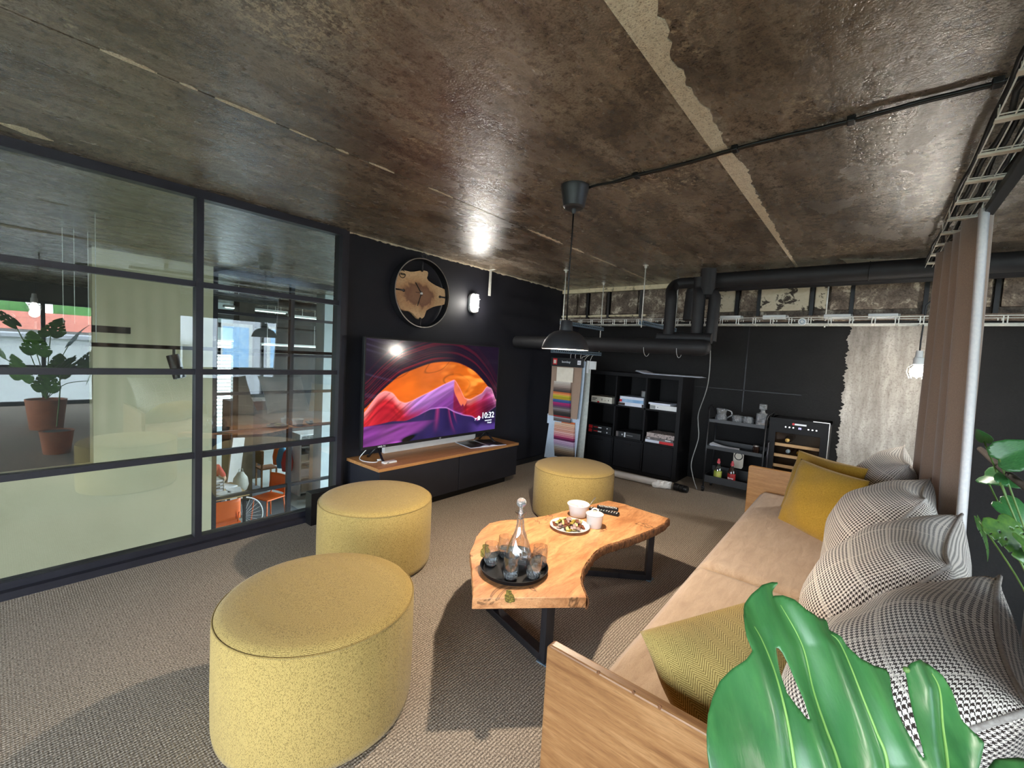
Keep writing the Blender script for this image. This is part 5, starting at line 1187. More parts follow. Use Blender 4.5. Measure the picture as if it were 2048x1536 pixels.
lathe_obj([(0, 0), (.046, 0), (.049, .004), (.054, .075), (.0565, .080), (.052, .082), (0, .082)], OC, 40, 'body', 'porcelain', po)
lathe_obj([(0, .0825), (.057, .0825), (.0575, .087), (.05, .092), (.02, .097), (0, .098)], OC, 40, 'lid', 'porcelain', po)
G().tube(smooth_path([(OC[0]-.012, OC[1]+.01, TZ+.095), (OC[0]-.014, OC[1]+.014, TZ+.112), (OC[0], OC[1], TZ+.120), (OC[0]+.014, OC[1]-.014, TZ+.110), (OC[0]+.012, OC[1]-.012, TZ+.095)], 5), .005, 8).build('lid_loop', 'porcelain', po, smooth=True)
def remote(cx, cy, ang, L, w_, z0, label):
    t = thing('remote_control', label, 'remote', (cx, cy, z0), ang, 'remotes on the table')
    G().box(-L/2, L/2, -w_/2, w_/2, 0, .018).build('body', 'plastic_black', t, local=True, bevel=.005)
    for i in range(11):
        for j in range(3): G().cyl((-L/2+.015+i*(L-.03)/10, (j-1)*w_*.28, .018), (-L/2+.015+i*(L-.03)/10, (j-1)*w_*.28, .0205), .0042, n=8).build('button', 'white_plastic' if (i+j) % 3 else 'grey_paint', t, local=True)
remote(2.795, 1.395, math.radians(-78), .215, .046, TZ, 'black remote control lying on the bare table top')
remote(2.830, 1.385, math.radians(-66), .150, .040, TZ+.0185, 'smaller black remote control lying across the other remote')

# ================================================================== SOFA
sf = thing('wooden_sofa', 'long oak-sided sofa with a taupe seat along the right side', 'sofa', (2.9, .2, 0))
AZ = .58; RX = Matrix(((0, 0, 1), (1, 0, 0), (0, 1, 0)))   # prism in (y,z), extruded along x
arm = [(-.40, 0), (.735, 0), (.735, AZ-.012), (.723, AZ), (-.40, AZ)]
G().prism(arm, 1.136, 1.172, RX).build('arm_panel', 'sofa_oak', sf, bevel=.006)
arm2 = [(-.40, 0), (.835, 0), (.835, AZ-.012), (.823, AZ), (-.40, AZ)]
G().prism(arm2, 4.60, 4.64, RX).build('arm_panel', 'sofa_oak_warm', sf, bevel=.006)
for y in (.55, .44, .365): G().sphere((1.140, y, AZ-.003), .006, 8).build('dent', 'slab_bark', sf, smooth=True)
G().box(1.172, 4.60, -.36, .60, .08, .22).build('seat_frame', 'sofa_oak', sf)
G().box(1.172, 4.60, -.40, -.37, .08, .52).build('back_board', 'sofa_oak_warm', sf)
for x in (1.9, 3.9): bx('support_leg', 'metal_black', (x-.03, x+.03, .4, .46, 0, .08), sf)
def soft_box(x0, x1, y0, y1, z0, z1, r, seed, nx=30, ny=14):
    rg = np.random.default_rng(seed); g = G(); bm = bmesh.new(); bmesh.ops.create_cube(bm, size=1)
    bmesh.ops.scale(bm, vec=(x1-x0, y1-y0, z1-z0), verts=bm.verts); bmesh.ops.translate(bm, vec=((x0+x1)/2, (y0+y1)/2, (z0+z1)/2), verts=bm.verts)
    bmesh.ops.bevel(bm, geom=bm.edges[:]+bm.verts[:], offset=r, segments=5, profile=.6, affect='EDGES')
    bm.verts.index_update(); g.v = [tuple(v.co) for v in bm.verts]; g.f = [tuple(v.index for v in f.verts) for f in bm.faces]; bm.free(); return g
def soft_seat(x0, x1, y0a, y0b, z0, z1):
    nx, ny = 44, 24; g = G(); top = []
    for j in range(ny+1):
        for i in range(nx+1):
            u, v = i/nx, j/ny; xx = x0+(x1-x0)*u; yf = y0a+(y0b-y0a)*u; yy = -.34+(yf+.34)*v
            e = min(u*(x1-x0), (1-u)*(x1-x0), (1-v)*(yf+.34))
            rr = .05; drop = 0 if e > rr else rr-math.sqrt(max(0, rr*rr-(rr-e)**2))
            zz_ = z1-drop*.9+.006*math.sin(yy*30+xx*9+2*math.sin(xx*4))*(1 if e > .02 else 0)*math.exp(-((u-.30)/.34)**2)+.010*math.sin(PI*u)*math.sin(PI*v)
            top.append((xx, yy, zz_))
    n = nx+1; fs = [(j*n+i, j*n+i+1, (j+1)*n+i+1, (j+1)*n+i) for j in range(ny) for i in range(nx)]
    bl = [i for i in range(n)]+[j*n+nx for j in range(1, ny+1)]+[ny*n+i for i in range(nx-1, -1, -1)]+[j*n for j in range(ny-1, 0, -1)]
    b0 = len(top); low_ = [(top[k][0], top[k][1], z0) for k in bl]; m = len(bl)
    fs += [(bl[(k+1) % m], bl[k], b0+k, b0+(k+1) % m) for k in range(m)]+[tuple(range(b0+m-1, b0-1, -1))]
    return G().add(top+low_, fs)
SEAT = .375
soft_seat(1.178, 2.565, .672, .690, .222, SEAT).build('seat_cushion', 'sofa_linen', sf, smooth=True)
soft_seat(2.570, 4.595, .690, .715, .222, SEAT).build('seat_cushion', 'sofa_linen', sf, smooth=True)

def pillow(name, label, w, h, t, mat, M4, cat='cushion', group=None, pinch=.06, pw=.55, seam=None, seed=0, n=28, uvoff=(0, 0)):
    rg = np.random.default_rng(seed); ph = rg.uniform(0, 6, 8)
    vs, fs, uv = [], [], []
    for side in (1, -1):
        b0 = len(vs)
        for j in range(n+1):
            for i in range(n+1):
                a, b_ = -1+2*i/n, -1+2*j/n
                a2, b2 = math.sin(a*PI/2)*.35+a*.65, math.sin(b_*PI/2)*.35+b_*.65
                ox = 1-pinch*(1-b2*b2); oz = 1-pinch*(1-a2*a2)
                th = t/2*((1-a2**2)*(1-b2**2))**pw if abs(a2) < 1 and abs(b2) < 1 else 0
                wr = .006*(math.sin(a2*7+b2*3+ph[0])+math.sin(b2*9-a2*4+ph[1]))*min(1, th/.03)
                th *= 1+.10*math.sin(a2*2.2+ph[2])*math.sin(b2*2.6+ph[3])
                vs.append((a2*w/2*ox, -side*(th+wr*side*.6) if th > 0 else 0.0, b2*h/2*oz)); ka = t*.42*(1-max(0, 1-a2*a2)**pw)*(1 if a2 > 0 else -1); kb = t*.42*(1-max(0, 1-b2*b2)**pw)*(1 if b2 > 0 else -1)
                uv.append((a2*w/2+ka+uvoff[0], b2*h/2+kb+uvoff[1]+(side < 0)*.013))
        m = n+1
        for j in range(n):
            for i in range(n):
                q = (b0+j*m+i, b0+j*m+i+1, b0+(j+1)*m+i+1, b0+(j+1)*m+i); fs.append(q if side > 0 else tuple(reversed(q)))
    me = bpy.data.meshes.new(name); me.from_pydata(vs, [], fs); me.update(); ul = me.uv_layers.new(name='UVMap')
    for l in me.loops: ul.data[l.index].uv = uv[l.vertex_index]
    bm = bmesh.new(); bm.from_mesh(me); bmesh.ops.remove_doubles(bm, verts=bm.verts, dist=.0004); bm.to_mesh(me); bm.free()
    for p in me.polygons: p.use_smooth = True
    me.materials.append(M[mat])
    t_ = thing(name, label, cat, (0, 0, 0), group=group); t_.matrix_world = M4
    o = bpy.data.objects.new('cover', me); C.objects.link(o); o.parent = t_
    if seam:
        pts = []
        for k in range(4*18):
            q = (k % 18)/18*2-1; sd = k//18
            a2, b2 = ((q, -1), (1, q), (-q, 1), (-1, -q))[sd]
            pts.append((a2*w/2*(1-pinch*(1-b2*b2)), 0, b2*h/2*(1-pinch*(1-a2*a2))))
        so_ = G().tube(pts, .006, 6, closed=True).build('piping', seam, None, smooth=True); so_.parent = t_
    return t_
def xf(loc, yaw_=0, lean=0, roll_=0): return Matrix.Translation(loc) @ Matrix.Rotation(yaw_, 4, 'Z') @ Matrix.Rotation(lean, 4, 'X') @ Matrix.Rotation(roll_, 4, 'Y')
# the pillow front (local -Y) is turned to +Y (the table) by a half turn
BC_ = [(1.55, 'nearest houndstooth back cushion, partly behind the big leaf'), (2.28, 'second houndstooth back cushion from the camera'), (3.10, 'third houndstooth back cushion, beside the yellow cushions'), (4.16, 'farthest houndstooth back cushion, below the curtain edge')]
for k, (x, lab) in enumerate(BC_):
    w_ = (.74, .70, .72, .72)[k]
    pillow('back_cushion', lab, w_, .68, .40, 'houndstooth', xf((x, -.11+.01*k, SEAT+.272), PI+(-.10, -.13, -.11, .02)[k], (-.60, -.58, -.55, -.45)[k], (.0, .03, -.03, .06)[k]), group='houndstooth back cushions', pinch=.11, pw=.50, seam='piping', seed=10+k, uvoff=(k*.37, k*.11))
yw = math.atan2(.71, -.7)       # facing direction of the yellow cushions
pillow('throw_cushion', 'front yellow cushion leaning at the far end of the sofa', .58, .50, .17, 'mustard_plain', xf((3.66, .215, SEAT+.225), yw+PI/2, -.30), group='yellow cushions at the far end', pinch=.05, seed=21)
pillow('throw_cushion', 'rear yellow cushion behind the front one, against the far armrest', .58, .50, .17, 'mustard_plain', xf((4.01, .235, SEAT+.235), yw+PI/2+.1, -.26), group='yellow cushions at the far end', pinch=.05, seed=22)
pillow('throw_cushion', 'mustard herringbone cushion lying by the near armrest', .60, .50, .24, 'mustard_herringbone', xf((1.525, .200, .480), math.atan2(-.43, .90), -.95), pinch=.0, pw=.45, seed=23)

# ================================================================== CURTAINS
def curtain(name, label, pts_fn, z0, z1, nfold, mat, lining=None):
    t = thing(name, label, 'curtain', tuple(pts_fn(.5, 0))+(z0,))
    nu, nv = nfold*12, 10; vs = []
    for j in range(nv+1):
        v = j/nv; zz_ = z1-(z1-z0)*v
        for i in range(nu+1):
            x, y = pts_fn(i/nu, v); vs.append((x, y, zz_))
    n = nu+1; fs = [(j*n+i, j*n+i+1, (j+1)*n+i+1, (j+1)*n+i) for j in range(nv) for i in range(nu)]
    o = G().add(vs, fs).build('fabric', mat, t, smooth=True); md = o.modifiers.new('t', 'SOLIDIFY'); md.thickness = .004
    return t, vs
def cpath(u, v):
    # u 0 = far end, 1 = near end; folds across the rail
    spread = 1.0+.12*v
    x = 4.10-1.02*u*spread+.04*v; amp = .042*(1-.2*v)
    return (x, -.300-.050*u-.075*u*v+amp*math.sin(u*2*PI*4.1+.5*math.sin(v*2))+.008*math.sin(u*41+v*3))
ct, _ = curtain('curtain', 'taupe curtain bunched behind the far end of the sofa, white lining showing', cpath, .02, 2.33, 6, 'curtain_taupe')
lv = []
nv = 10
for j in range(nv+1):
    v = j/nv; zz_ = 2.33-2.31*v; x1, y1 = cpath(1.0, v)
    for k, (dx, dy) in enumerate(((0, 0), (-.012, -.012), (-.002, -.026), (.02, -.036))): lv.append((x1+dx+.002, y1+dy, zz_))
o = G().add(lv, [(j*4+k, j*4+k+1, (j+1)*4+k+1, (j+1)*4+k) for j in range(nv) for k in range(3)]).build('lining', 'curtain_lining', ct, smooth=True); md = o.modifiers.new('t', 'SOLIDIFY'); md.thickness = .003
def cpath2(u, v): return (1.76-.92*u, -.385+.028*math.sin(u*2*PI*5))
curtain('curtain', 'taupe curtain bunched at the right edge behind the near cushion', cpath2, .02, 2.33, 5, 'curtain_taupe')

# ================================================================== PLANTS
def pip(pts, x, y):
    c_ = False; n = len(pts); j = n-1
    for i in range(n):
        xi, yi = pts[i]; xj, yj = pts[j]
        if (yi > y) != (yj > y) and x < (xj-xi)*(y-yi)/(yj-yi)+xi: c_ = not c_
        j = i
    return c_
def near_edge(polys, x, y):
    best = (1e9, None)
    for P_ in polys:
        for i in range(len(P_)):
            ax, ay = P_[i]; bx_, by_ = P_[(i+1) % len(P_)]; dx, dy = bx_-ax, by_-ay; L2 = dx*dx+dy*dy+1e-12
            t = max(0, min(1, ((x-ax)*dx+(y-ay)*dy)/L2)); qx, qy = ax+t*dx, ay+t*dy; d = (qx-x)**2+(qy-y)**2
            if d < best[0]: best = (d, (qx, qy))
    return best[1]
def leaf_mesh(name, outline, holes, step, bend, mat):
    xs = [p[0] for p in outline]; ys = [p[1] for p in outline]
    x0, y0 = min(xs)-step, min(ys)-step; nx = int((max(xs)-x0)/step)+2; ny = int((max(ys)-y0)/step)+2
    keep = set()
    for j in range(ny):
        for i in range(nx):
            cx, cy = x0+(i+.5)*step, y0+(j+.5)*step
            if pip(outline, cx, cy) and not any(pip(h, cx, cy) for h in holes): keep.add((i, j))
    vid = {}; vs = []; fs = []; bord = {}
    for (i, j) in keep:
        q = []
        for a, b_ in ((i, j), (i+1, j), (i+1, j+1), (i, j+1)):
            if (a, b_) not in vid: vid[(a, b_)] = len(vs); vs.append((x0+a*step, y0+b_*step))
            q.append(vid[(a, b_)])
        fs.append(tuple(q))
    polys = [outline]+holes
    for (a, b_), k in vid.items():
        if not all((a-da, b_-db) in keep for da in (0, 1) for db in (0, 1)): vs[k] = near_edge(polys, *vs[k])
    me = bpy.data.meshes.new(name); me.from_pydata([(x, y, bend(x, y)) for x, y in vs], [], fs); me.update(); me.materials.append(M[mat])
    for p in me.polygons: p.use_smooth = True
    return me
# big monstera leaf close to the camera: plane coordinates in metres, z = relief
lo = [(-.0293, .1265), (-.0367, .1277), (-.0535, .1229), (-.0687, .1127), (-.0801, .1015), (-.0901, .0862), (-.0958, .0724), (-.098, .0616), (-.096, .0476), (-.1067, .0384), (-.1243, .0295), (-.1406, .0178), (-.1536, .0023), (-.1636, -.0135), (-.1699, -.0309), (-.1728, -.0455), (-.1735, -.0615), (-.1711, -.0825), (-.1499, -.1111), (-.0979, -.1378), (-.0292, -.1445), (.0476, -.1206), (.099, -.075), (.1179, -.0556), (.1326, -.0372), (.1245, -.0271), (.1192, -.0179), (.1225, -.0046), (.1265, .0102), (.1248, .0236), (.1177, .0344), (.1046, .0394), (.0887, .0354), (.0802, .0285), (.0783, .0197), (.0701, -.0046), (.0609, -.0309), (.0539, -.0528), (.0496, -.0414), (.0469, -.0245), (.0469, -.0068), (.0513, .0069), (.0595, .0226), (.0586, .03), (.0448, .0329), (.032, .0404), (.0251, .0538), (.0222, .0632), (.0123, .0713), (.015, .0817), (.011, .0839), (.0014, .0834), (-.0127, .0918), (-.0216, .1044), (-.0306, .1109), (-.0409, .1109), (-.0439, .1079), (-.0403, .1162)]
lh = [[(-.0617, .0543), (-.0572, .047), (-.0544, .0324), (-.0529, .014), (-.0508, -.0009), (-.0522, -.0179), (-.0566, -.0166), (-.0619, -.0059), (-.0665, .0069), (-.0662, .026)]]
veins = [[(-.078, .075), (-.074, .059), (-.0718, .0285), (-.0743, -.0091), (-.0798, -.058), (-.0841, -.1179)], [(-.036, .0995), (-.0263, .0538), (-.0301, .0093), (-.0316, -.0266), (-.0323, -.058), (-.0453, -.1179)], [(.012, .066), (.019, .0538), (.0193, .0046), (.0205, -.0266), (.0204, -.058), (-.0028, -.1111)], [(.115, .026), (.1158, .0116), (.1042, -.0179), (.0863, -.058), (.0591, -.0899)]]
def vein_x(v, y):
    ys = [p[1] for p in v][::-1]; xs = [p[0] for p in v][::-1]; return float(np.interp(y, ys, xs))
def lbend(x, y):
    d = min(abs(x-vein_x(v, y)) for v in veins)
    zz_ = -.010*math.exp(-(d/.012)**2)+.004*math.sin(x*60+y*24)
    zz_ -= .35*max(0, y-.05)**1.6          # tips bend away
    zz_ -= .9*max(0, abs(x+.02)-.11)**1.5+.06*max(0, -y-.04)
    return zz_
NL = -(F*.8-UP*.6); NL.normalize(); VL = NL.cross(RT); P0 = Vector((.61825616, -.01086234, 1.13116219))
ML = Matrix(((RT.x, VL.x, NL.x, P0.x), (RT.y, VL.y, NL.y, P0.y), (RT.z, VL.z, NL.z, P0.z), (0, 0, 0, 1)))
mp = thing('monstera_plant', 'monstera plant with one big split green leaf in the right foreground', 'plant', (.52, -.32, 0))
me = leaf_mesh('leaf', lo, lh, .0028, lbend, 'leaf_green')
lf = bpy.data.objects.new('leaf', me); C.objects.link(lf); lf.parent = mp; lf.matrix_world = Matrix.Translation(Vector((0, 0, 0))) @ ML; 
lf.matrix_parent_inverse = Matrix.Translation(-Vector((.52, -.32, 0))); md = lf.modifiers.new('t', 'SOLIDIFY'); md.thickness = .0012; md.offset = -1
for v in veins:
    p = smooth_path([(x, y, lbend(x, y)+.0004) for x, y in v], 8); p = [Vector((q.x, q.y, lbend(q.x, q.y)+.0003)) for q in p]
    k = len(p); o = G().tube(p, .0015, 6, rs=[.0005+.0016*(i/k) for i in range(k)]).build('vein', 'leaf_vein', None, smooth=True); o.parent = lf
o = G().sphere((.0765, .0285, .004), .0034, 10).build('curled_tip', 'stem_green', None, smooth=True); o.parent = lf
b0 = ML @ Vector((-.03, -.13, -.012))
G().tube(smooth_path([b0, b0+Vector((-.01, -.03, -.10)), Vector((.545, -.24, .75)), Vector((.52, -.32, .33))], 8), .006, 8).build('petiole', 'stem_green', mp, smooth=True)
lathe_obj([(0, 0), (.12, 0), (.15, .26), (.16, .28), (.15, .28), (.14, .27), (0, .26)], (.52, -.32, 0), 28, 'pot', 'pot_terracotta', mp)
lathe_obj([(0, .27), (.07, .272), (.138, .268)], (.52, -.32, 0), 24, 'soil', 'soil', mp)
# a small second leaf peeping in at the lower right corner
sm = [(0, 0), (.02, .012), (.05, .016), (.09, .008), (.12, -.004), (.09, -.026), (.05, -.034), (.015, -.022)]
me2 = leaf_mesh('leaf', sm, [], .004, lambda x, y: .02*math.sin(x*18)-.4*y*y, 'leaf_green')
o = bpy.data.objects.new('leaf', me2); C.objects.link(o); o.parent = mp; q = ML @ Vector((.130, -.062, -.02)); o.location = q-Vector((.52, -.32, 0)); o.rotation_euler = Euler((.5, .3, -.75))
md = o.modifiers.new('t', 'SOLIDIFY'); md.thickness = .001
# generic split monstera leaf (unit size, tip towards +y, stem joint at origin)
def monstera_outline(n=9, depth=.5):
    L, R_ = [], []
    half = [(0, -.04), (.12, -.14), (.26, -.16), (.38, -.06), (.45, .08)]
    y = .12
    for k in range(4):
        w0 = .47-.07*k; half += [(w0, y), (w0-.01, y+.09), (w0-.22+.02*k, y+.075), (w0-.03, y+.125)]; y += .16
    half += [(.20, .80), (.08, .94), (0, 1.02)]
    return half+[(-x*.97, yy+.015) for x, yy in reversed(half[1:-1])]
mo = monstera_outline()
holes = [[(s*.12+.0, .18), (s*.17, .21), (s*.2, .26), (s*.14, .25)] for s in (1, -1)]+[[(s*.10, .36), (s*.15, .39), (s*.17, .44), (s*.11, .42)] for s in (1, -1)]
mleaf = leaf_mesh('leaf', mo, holes, .028, lambda x, y: .10*abs(x)-.32*x*x-.22*y*y, 'leaf_dark')
mvein = None
def plain_leaf(name, mat): 
    out_ = [(.0, -.03), (.15, -.13), (.33, -.06), (.42, .14), (.38, .38), (.24, .66), (.08, .93), (0, 1.0)]
    return leaf_mesh(name, out_+[(-x, y) for x, y in reversed(out_[1:-1])], [], .05, lambda x, y: .22*abs(x)-.45*y*y, mat)
pleaf = plain_leaf('leaf', 'leaf_green')
def add_leaf(par, me_, pos, size, rot, stem_to, base):
    o = bpy.data.objects.new('leaf', me_); C.objects.link(o); o.parent = par; o.location = Vector(pos)-base; o.scale = (size, size, size); o.rotation_euler = rot
    if me_.users < 3 and False: pass
    md = o.modifiers.new('t', 'SOLIDIFY'); md.thickness = .004
    p = Vector(pos); s_ = Vector(stem_to)
    G().tube(smooth_path([s_, s_*.55+p*.45+Vector((0, 0, .10)), p], 6), .006, 6).build('stem', 'stem_green', par, smooth=True)
fp = thing('monstera_plant', 'monstera with several leaves behind the curtain at the right edge', 'plant', (4.15, -1.05, -.60))
B = Vector((4.15, -1.05, -.60))
st_ = thing('plant_stand', 'tall oak plinth carrying the monstera behind the curtain', 'stand', (4.15, -1.05, ZH)); bx('box', 'sofa_oak_warm', (3.93, 4.37, -1.27, -.83, ZH, -.62), st_); bx('top', 'sofa_oak', (3.91, 4.39, -1.29, -.81, -.62, -.60), st_)
lathe_obj([(0, 0), (.14, 0), (.17, .28), (.18, .30), (.165, .30), (.155, .28), (0, .27)], (4.15, -1.05, -.60), 26, 'pot', 'pot_terracotta', fp)
c0 = (4.15, -1.05, -.32)
add_leaf(fp, pleaf, (4.35, -.70, .98), .26, (1.25, .9, -1.9), c0, B)
add_leaf(fp, pleaf, (4.62, -.66, 1.06), .12, (1.2, .1, 1.0), c0, B)
add_leaf(fp, mleaf, (4.16, -.70, .60), .26, (-.9, .3, 2.3), c0, B)
add_leaf(fp, mleaf, (4.60, -.68, .48), .27, (-1.1, -.1, 2.9), c0, B)
add_leaf(fp, pleaf, (4.40, -.74, .68), .22, (-.6, .5, 2.4), c0, B)
add_leaf(fp, mleaf, (3.98, -.78, .52), .22, (-.4, .7, -2.6), c0, B)
add_leaf(fp, pleaf, (4.72, -.70, .80), .20, (.2, .9, 2.2), c0, B)
add_leaf(fp, pleaf, (4.25, -.70, .84), .10, (1.0, .4, -1.4), c0, B)
G().tube(smooth_path([(5.15, -.72, .945), (4.5, -.74, .90), (3.9, -.78, .86), (3.3, -.80, .83)], 8), .022, 8).build('support_cane', 'moss_pole', fp, smooth=True)
# the plant by the windows, visible mirrored in the partition
wp = thing('monstera_plant', 'tall monstera by the windows, mirrored in the glass partition', 'plant', (.55, -2.3, 0))
B = Vector((.55, -2.3, 0)); c0 = (.55, -2.3, .45)
lathe_obj([(0, 0), (.18, 0), (.22, .40), (.23, .45), (.21, .45), (.2, .42), (0, .41)], (.55, -2.3, 0), 26, 'pot', 'pot_terracotta', wp)
for k, (dx, dy, zq, s, r_) in enumerate(((-.30, .1, 1.55, .42, (.9, .2, 1.9)), (.25, .05, 1.30, .40, (1.1, -.2, -1.2)), (-.1, .2, 1.15, .38, (1.2, .1, .4)), (.40, .1, .98, .40, (1.2, .3, -1.0)), (-.45, .0, 1.10, .40, (1.2, 0, 1.2)), (.10, .25, .82, .36, (1.4, 0, -.2)), (-.25, .2, .78, .40, (1.3, .2, .8)), (.45, .0, .72, .36, (1.3, -.2, -1.4)), (.05, .1, 1.42, .36, (1.0, 0, -.4)), (-.02, .3, .62, .34, (1.5, .1, .2)))):
    add_leaf(wp, mleaf, (.55+dx, -2.3+dy, zq), s, r_, c0, B)

# ================================================================== HALL OBJECTS SEEN THROUGH THE GLASS
dk_ = thing('office_desk', 'birch desk with papers in the lower office beyond the glass', 'desk', (2.35, 8.3, ZH))
bx('top', 'desk_birch', (1.5, 2.76, 7.85, 8.70, ZH+.72, ZH+.75), dk_, bevel=.003)
for x in (1.55, 2.70):
    for y in (7.9, 8.65): bx('leg', 'metal_black', (x-.02, x+.02, y-.02, y+.02, ZH, ZH+.72), dk_)
for k in range(4):
    lab = ('lowest', 'second', 'third', 'topmost')[k]+' white paper tray of the stack on the office desk'
    t = thing('paper_tray', lab, 'tray', (2.38, 8.35, ZH+.751+k*.055), group='paper trays on the office desk')
    bx('tray', 'white_plastic', (2.20, 2.50, 8.22, 8.50, ZH+.751+k*.055, ZH+.756+k*.055), t); bx('front_lip', 'plastic_black' if k in (1, 2) else 'white_plastic', (2.24, 2.44, 8.215, 8.22, ZH+.757+k*.055, ZH+.775+k*.055), t)
    bx('side', 'white_plastic', (2.50, 2.503, 8.22, 8.50, ZH+.751+k*.055, ZH+.80+k*.055), t); bx('papers', 'white_paper', (2.21, 2.49, 8.23, 8.49, ZH+.757+k*.055, ZH+.785+k*.055), t)
for k, (x, y, a) in enumerate(((2.45, 8.02, .3), (2.62, 8.15, -.2), (2.60, 8.45, .5))):
    t = thing('loose_papers', ('front', 'right', 'rear')[k]+' pile of loose papers on the office desk', 'paper', (x, y, ZH+.751), a, 'loose papers on the office desk')
    G().box(-.10, .10, -.14, .14, 0, .012).build('pile', 'white_paper', t, local=True); G().box(-.09, .11, -.12, .15, .012, .016).build('sheet', 'print_white', t, local=True)
def chair(x, y, rz, label):
    t = thing('office_chair', label, 'chair', (x, y, ZH), rz, 'orange chairs in the office')
    G().box(-.21, .21, -.20, .20, .43, .455).build('seat', 'orange_plastic', t, local=True, bevel=.012)
    n = 8; vs = []
    for j in range(7):
        for i in range(n+1): u = i/n*2-1; vs.append((u*.21*(1-.05*j/6), -.20-.03*(j/6)-.0*u+.035*u*u, .50+j*.055))
    o = G().add(vs, [(j*9+i, j*9+i+1, (j+1)*9+i+1, (j+1)*9+i) for j in range(6) for i in range(n)]).build('backrest', 'orange_plastic', t, local=True, smooth=True); md = o.modifiers.new('t', 'SOLIDIFY'); md.thickness = .012
    for sx_ in (-.17, .17):
        for sy_ in (-.17, .17): G().tube([(sx_, sy_, .43), (sx_*1.18, sy_*1.18, 0)], .011, 6).build('leg', 'orange_plastic', t, local=True, smooth=True)
        G().tube([(sx_, -.17, .44), (sx_, -.225, .62)], .011, 6).build('back_post', 'orange_plastic', t, local=True, smooth=True)
chair(2.30, 7.66, 0, 'orange chair pulled under the front of the office desk')
chair(3.28, 8.40, PI/2+.3, 'orange chair at the side of the office desk, beside the walkway')
# the seated person in red: one continuous body grown from a skeleton
def skin_body(name, verts, edges, radii, mat, parent, sub=2):
    me = bpy.data.meshes.new(name); me.from_pydata(verts, edges, []); me.update()
    o = bpy.data.objects.new(name, me); C.objects.link(o); o.parent = parent; me.materials.append(M[mat])
    md = o.modifiers.new('skin', 'SKIN'); md.use_smooth_shade = True
    for v, r_ in zip(me.skin_vertices[0].data, radii): v.radius = (r_, r_) if not isinstance(r_, tuple) else r_
    me.skin_vertices[0].data[0].use_root = True
    s = o.modifiers.new('sub', 'SUBSURF'); s.levels = sub; s.render_levels = sub
    return o
pe = thing('person', 'person in a red pullover bending over the desk in the lower office', 'person', (2.42, 9.2, ZH))
sv = [(0, 0, .50), (0, -.05, .68), (0, -.16, .88), (0, -.24, .98), (0, -.30, 1.06), (0, -.36, 1.13), (0, -.40, 1.22),
      (.19, -.20, .96), (.27, -.34, .78), (.16, -.55, .79), (-.19, -.20, .96), (-.27, -.34, .78), (-.16, -.55, .79),
      (.10, 0, .48), (.14, -.42, .50), (.14, -.40, .08), (.14, -.52, .04), (-.10, 0, .48), (-.14, -.42, .50), (-.14, -.40, .08), (-.14, -.52, .04)]
se = [(0, 1), (1, 2), (2, 3), (3, 4), (4, 5), (5, 6), (3, 7), (7, 8), (8, 9), (3, 10), (10, 11), (11, 12), (0, 13), (13, 14), (14, 15), (15, 16), (0, 17), (17, 18), (18, 19), (19, 20)]
rd = [.14, (.15, .12), (.17, .12), (.12, .10), .055, .085, .08, .07, .05, .04, .07, .05, .04, .10, .07, .05, .04, .10, .07, .05, .04]
skin_body('body', sv, se, rd, 'skin', pe)
pv = [sv[i] for i in (0, 1, 2, 3, 7, 8, 10, 11)]
skin_body('pullover', pv, [(0, 1), (1, 2), (2, 3), (3, 4), (4, 5), (3, 6), (6, 7)], [.165, (.18, .15), (.20, .15), (.15, .13), .09, .066, .09, .066], 'red_knit', pe)
G().sphere((2.42, 9.2-.37, ZH+1.21), .118, 16, 1.05).build('hair', 'hair_blond', pe, smooth=True)
skin_body('trousers', [sv[i] for i in (0, 13, 14, 15, 17, 18, 19)], [(0, 1), (1, 2), (2, 3), (0, 4), (4, 5), (5, 6)], [.155, .12, .085, .065, .12, .085, .065], 'denim', pe)
ch_ = thing('task_chair', 'dark office chair under the person in red', 'chair', (2.42, 9.2, ZH))
bx('seat', 'olive_fabric', (2.20, 2.64, 9.02, 9.44, ZH+.28, ZH+.345), ch_, bevel=.03); bx('backrest', 'olive_fabric', (2.22, 2.62, 9.50, 9.56, ZH+.50, ZH+.95), ch_, bevel=.03); G().tube([(2.42, 9.44, ZH+.31), (2.42, 9.58, ZH+.36), (2.42, 9.57, ZH+.7)], .02, 8).build('back_post', 'metal_black', ch_, smooth=True); G().cyl((2.42, 9.2, ZH+.06), (2.42, 9.2, ZH+.29), .03, n=12).build('column', 'metal_black', ch_)
for k in range(5): a = 2*PI*k/5; G().tube([(2.42, 9.2, ZH+.08), (2.42+.28*math.cos(a), 9.2+.28*math.sin(a), ZH+.04)], .02, 6).build('foot', 'metal_black', ch_)
# bicycle-like spoked wheel leaning at the bottom
wh = thing('spoked_wheel', 'clear spoked wheel leaning before the desk in the lower office', 'wheel', (2.72, 8.0, ZH))
WC = Vector((2.72, 8.02, ZH+.32)); 
def wpt(r_, a): return WC+Vector((r_*math.cos(a), .12*r_*math.sin(a), r_*math.sin(a)))
G().tube([wpt(.31, a) for a in np.linspace(0, 2*PI, 40)[:-1]], .012, 8, closed=True).build('rim', 'white_plastic', wh, smooth=True)
g = G()
for k in range(24): g.tube([wpt(.02, 2*PI*k/24), wpt(.30, 2*PI*k/24+.1)], .003, 4)
g.build('spokes', 'white_plastic', wh)
G().cyl(WC-Vector((0, .03, 0)), WC+Vector((0, .03, 0)), .03, n=14).build('hub', 'brushed_steel', wh)
bk = thing('shopping_bag', 'grey plastic bag hanging at the desk side in the office', 'bag', (2.88, 8.6, ZH+.5))
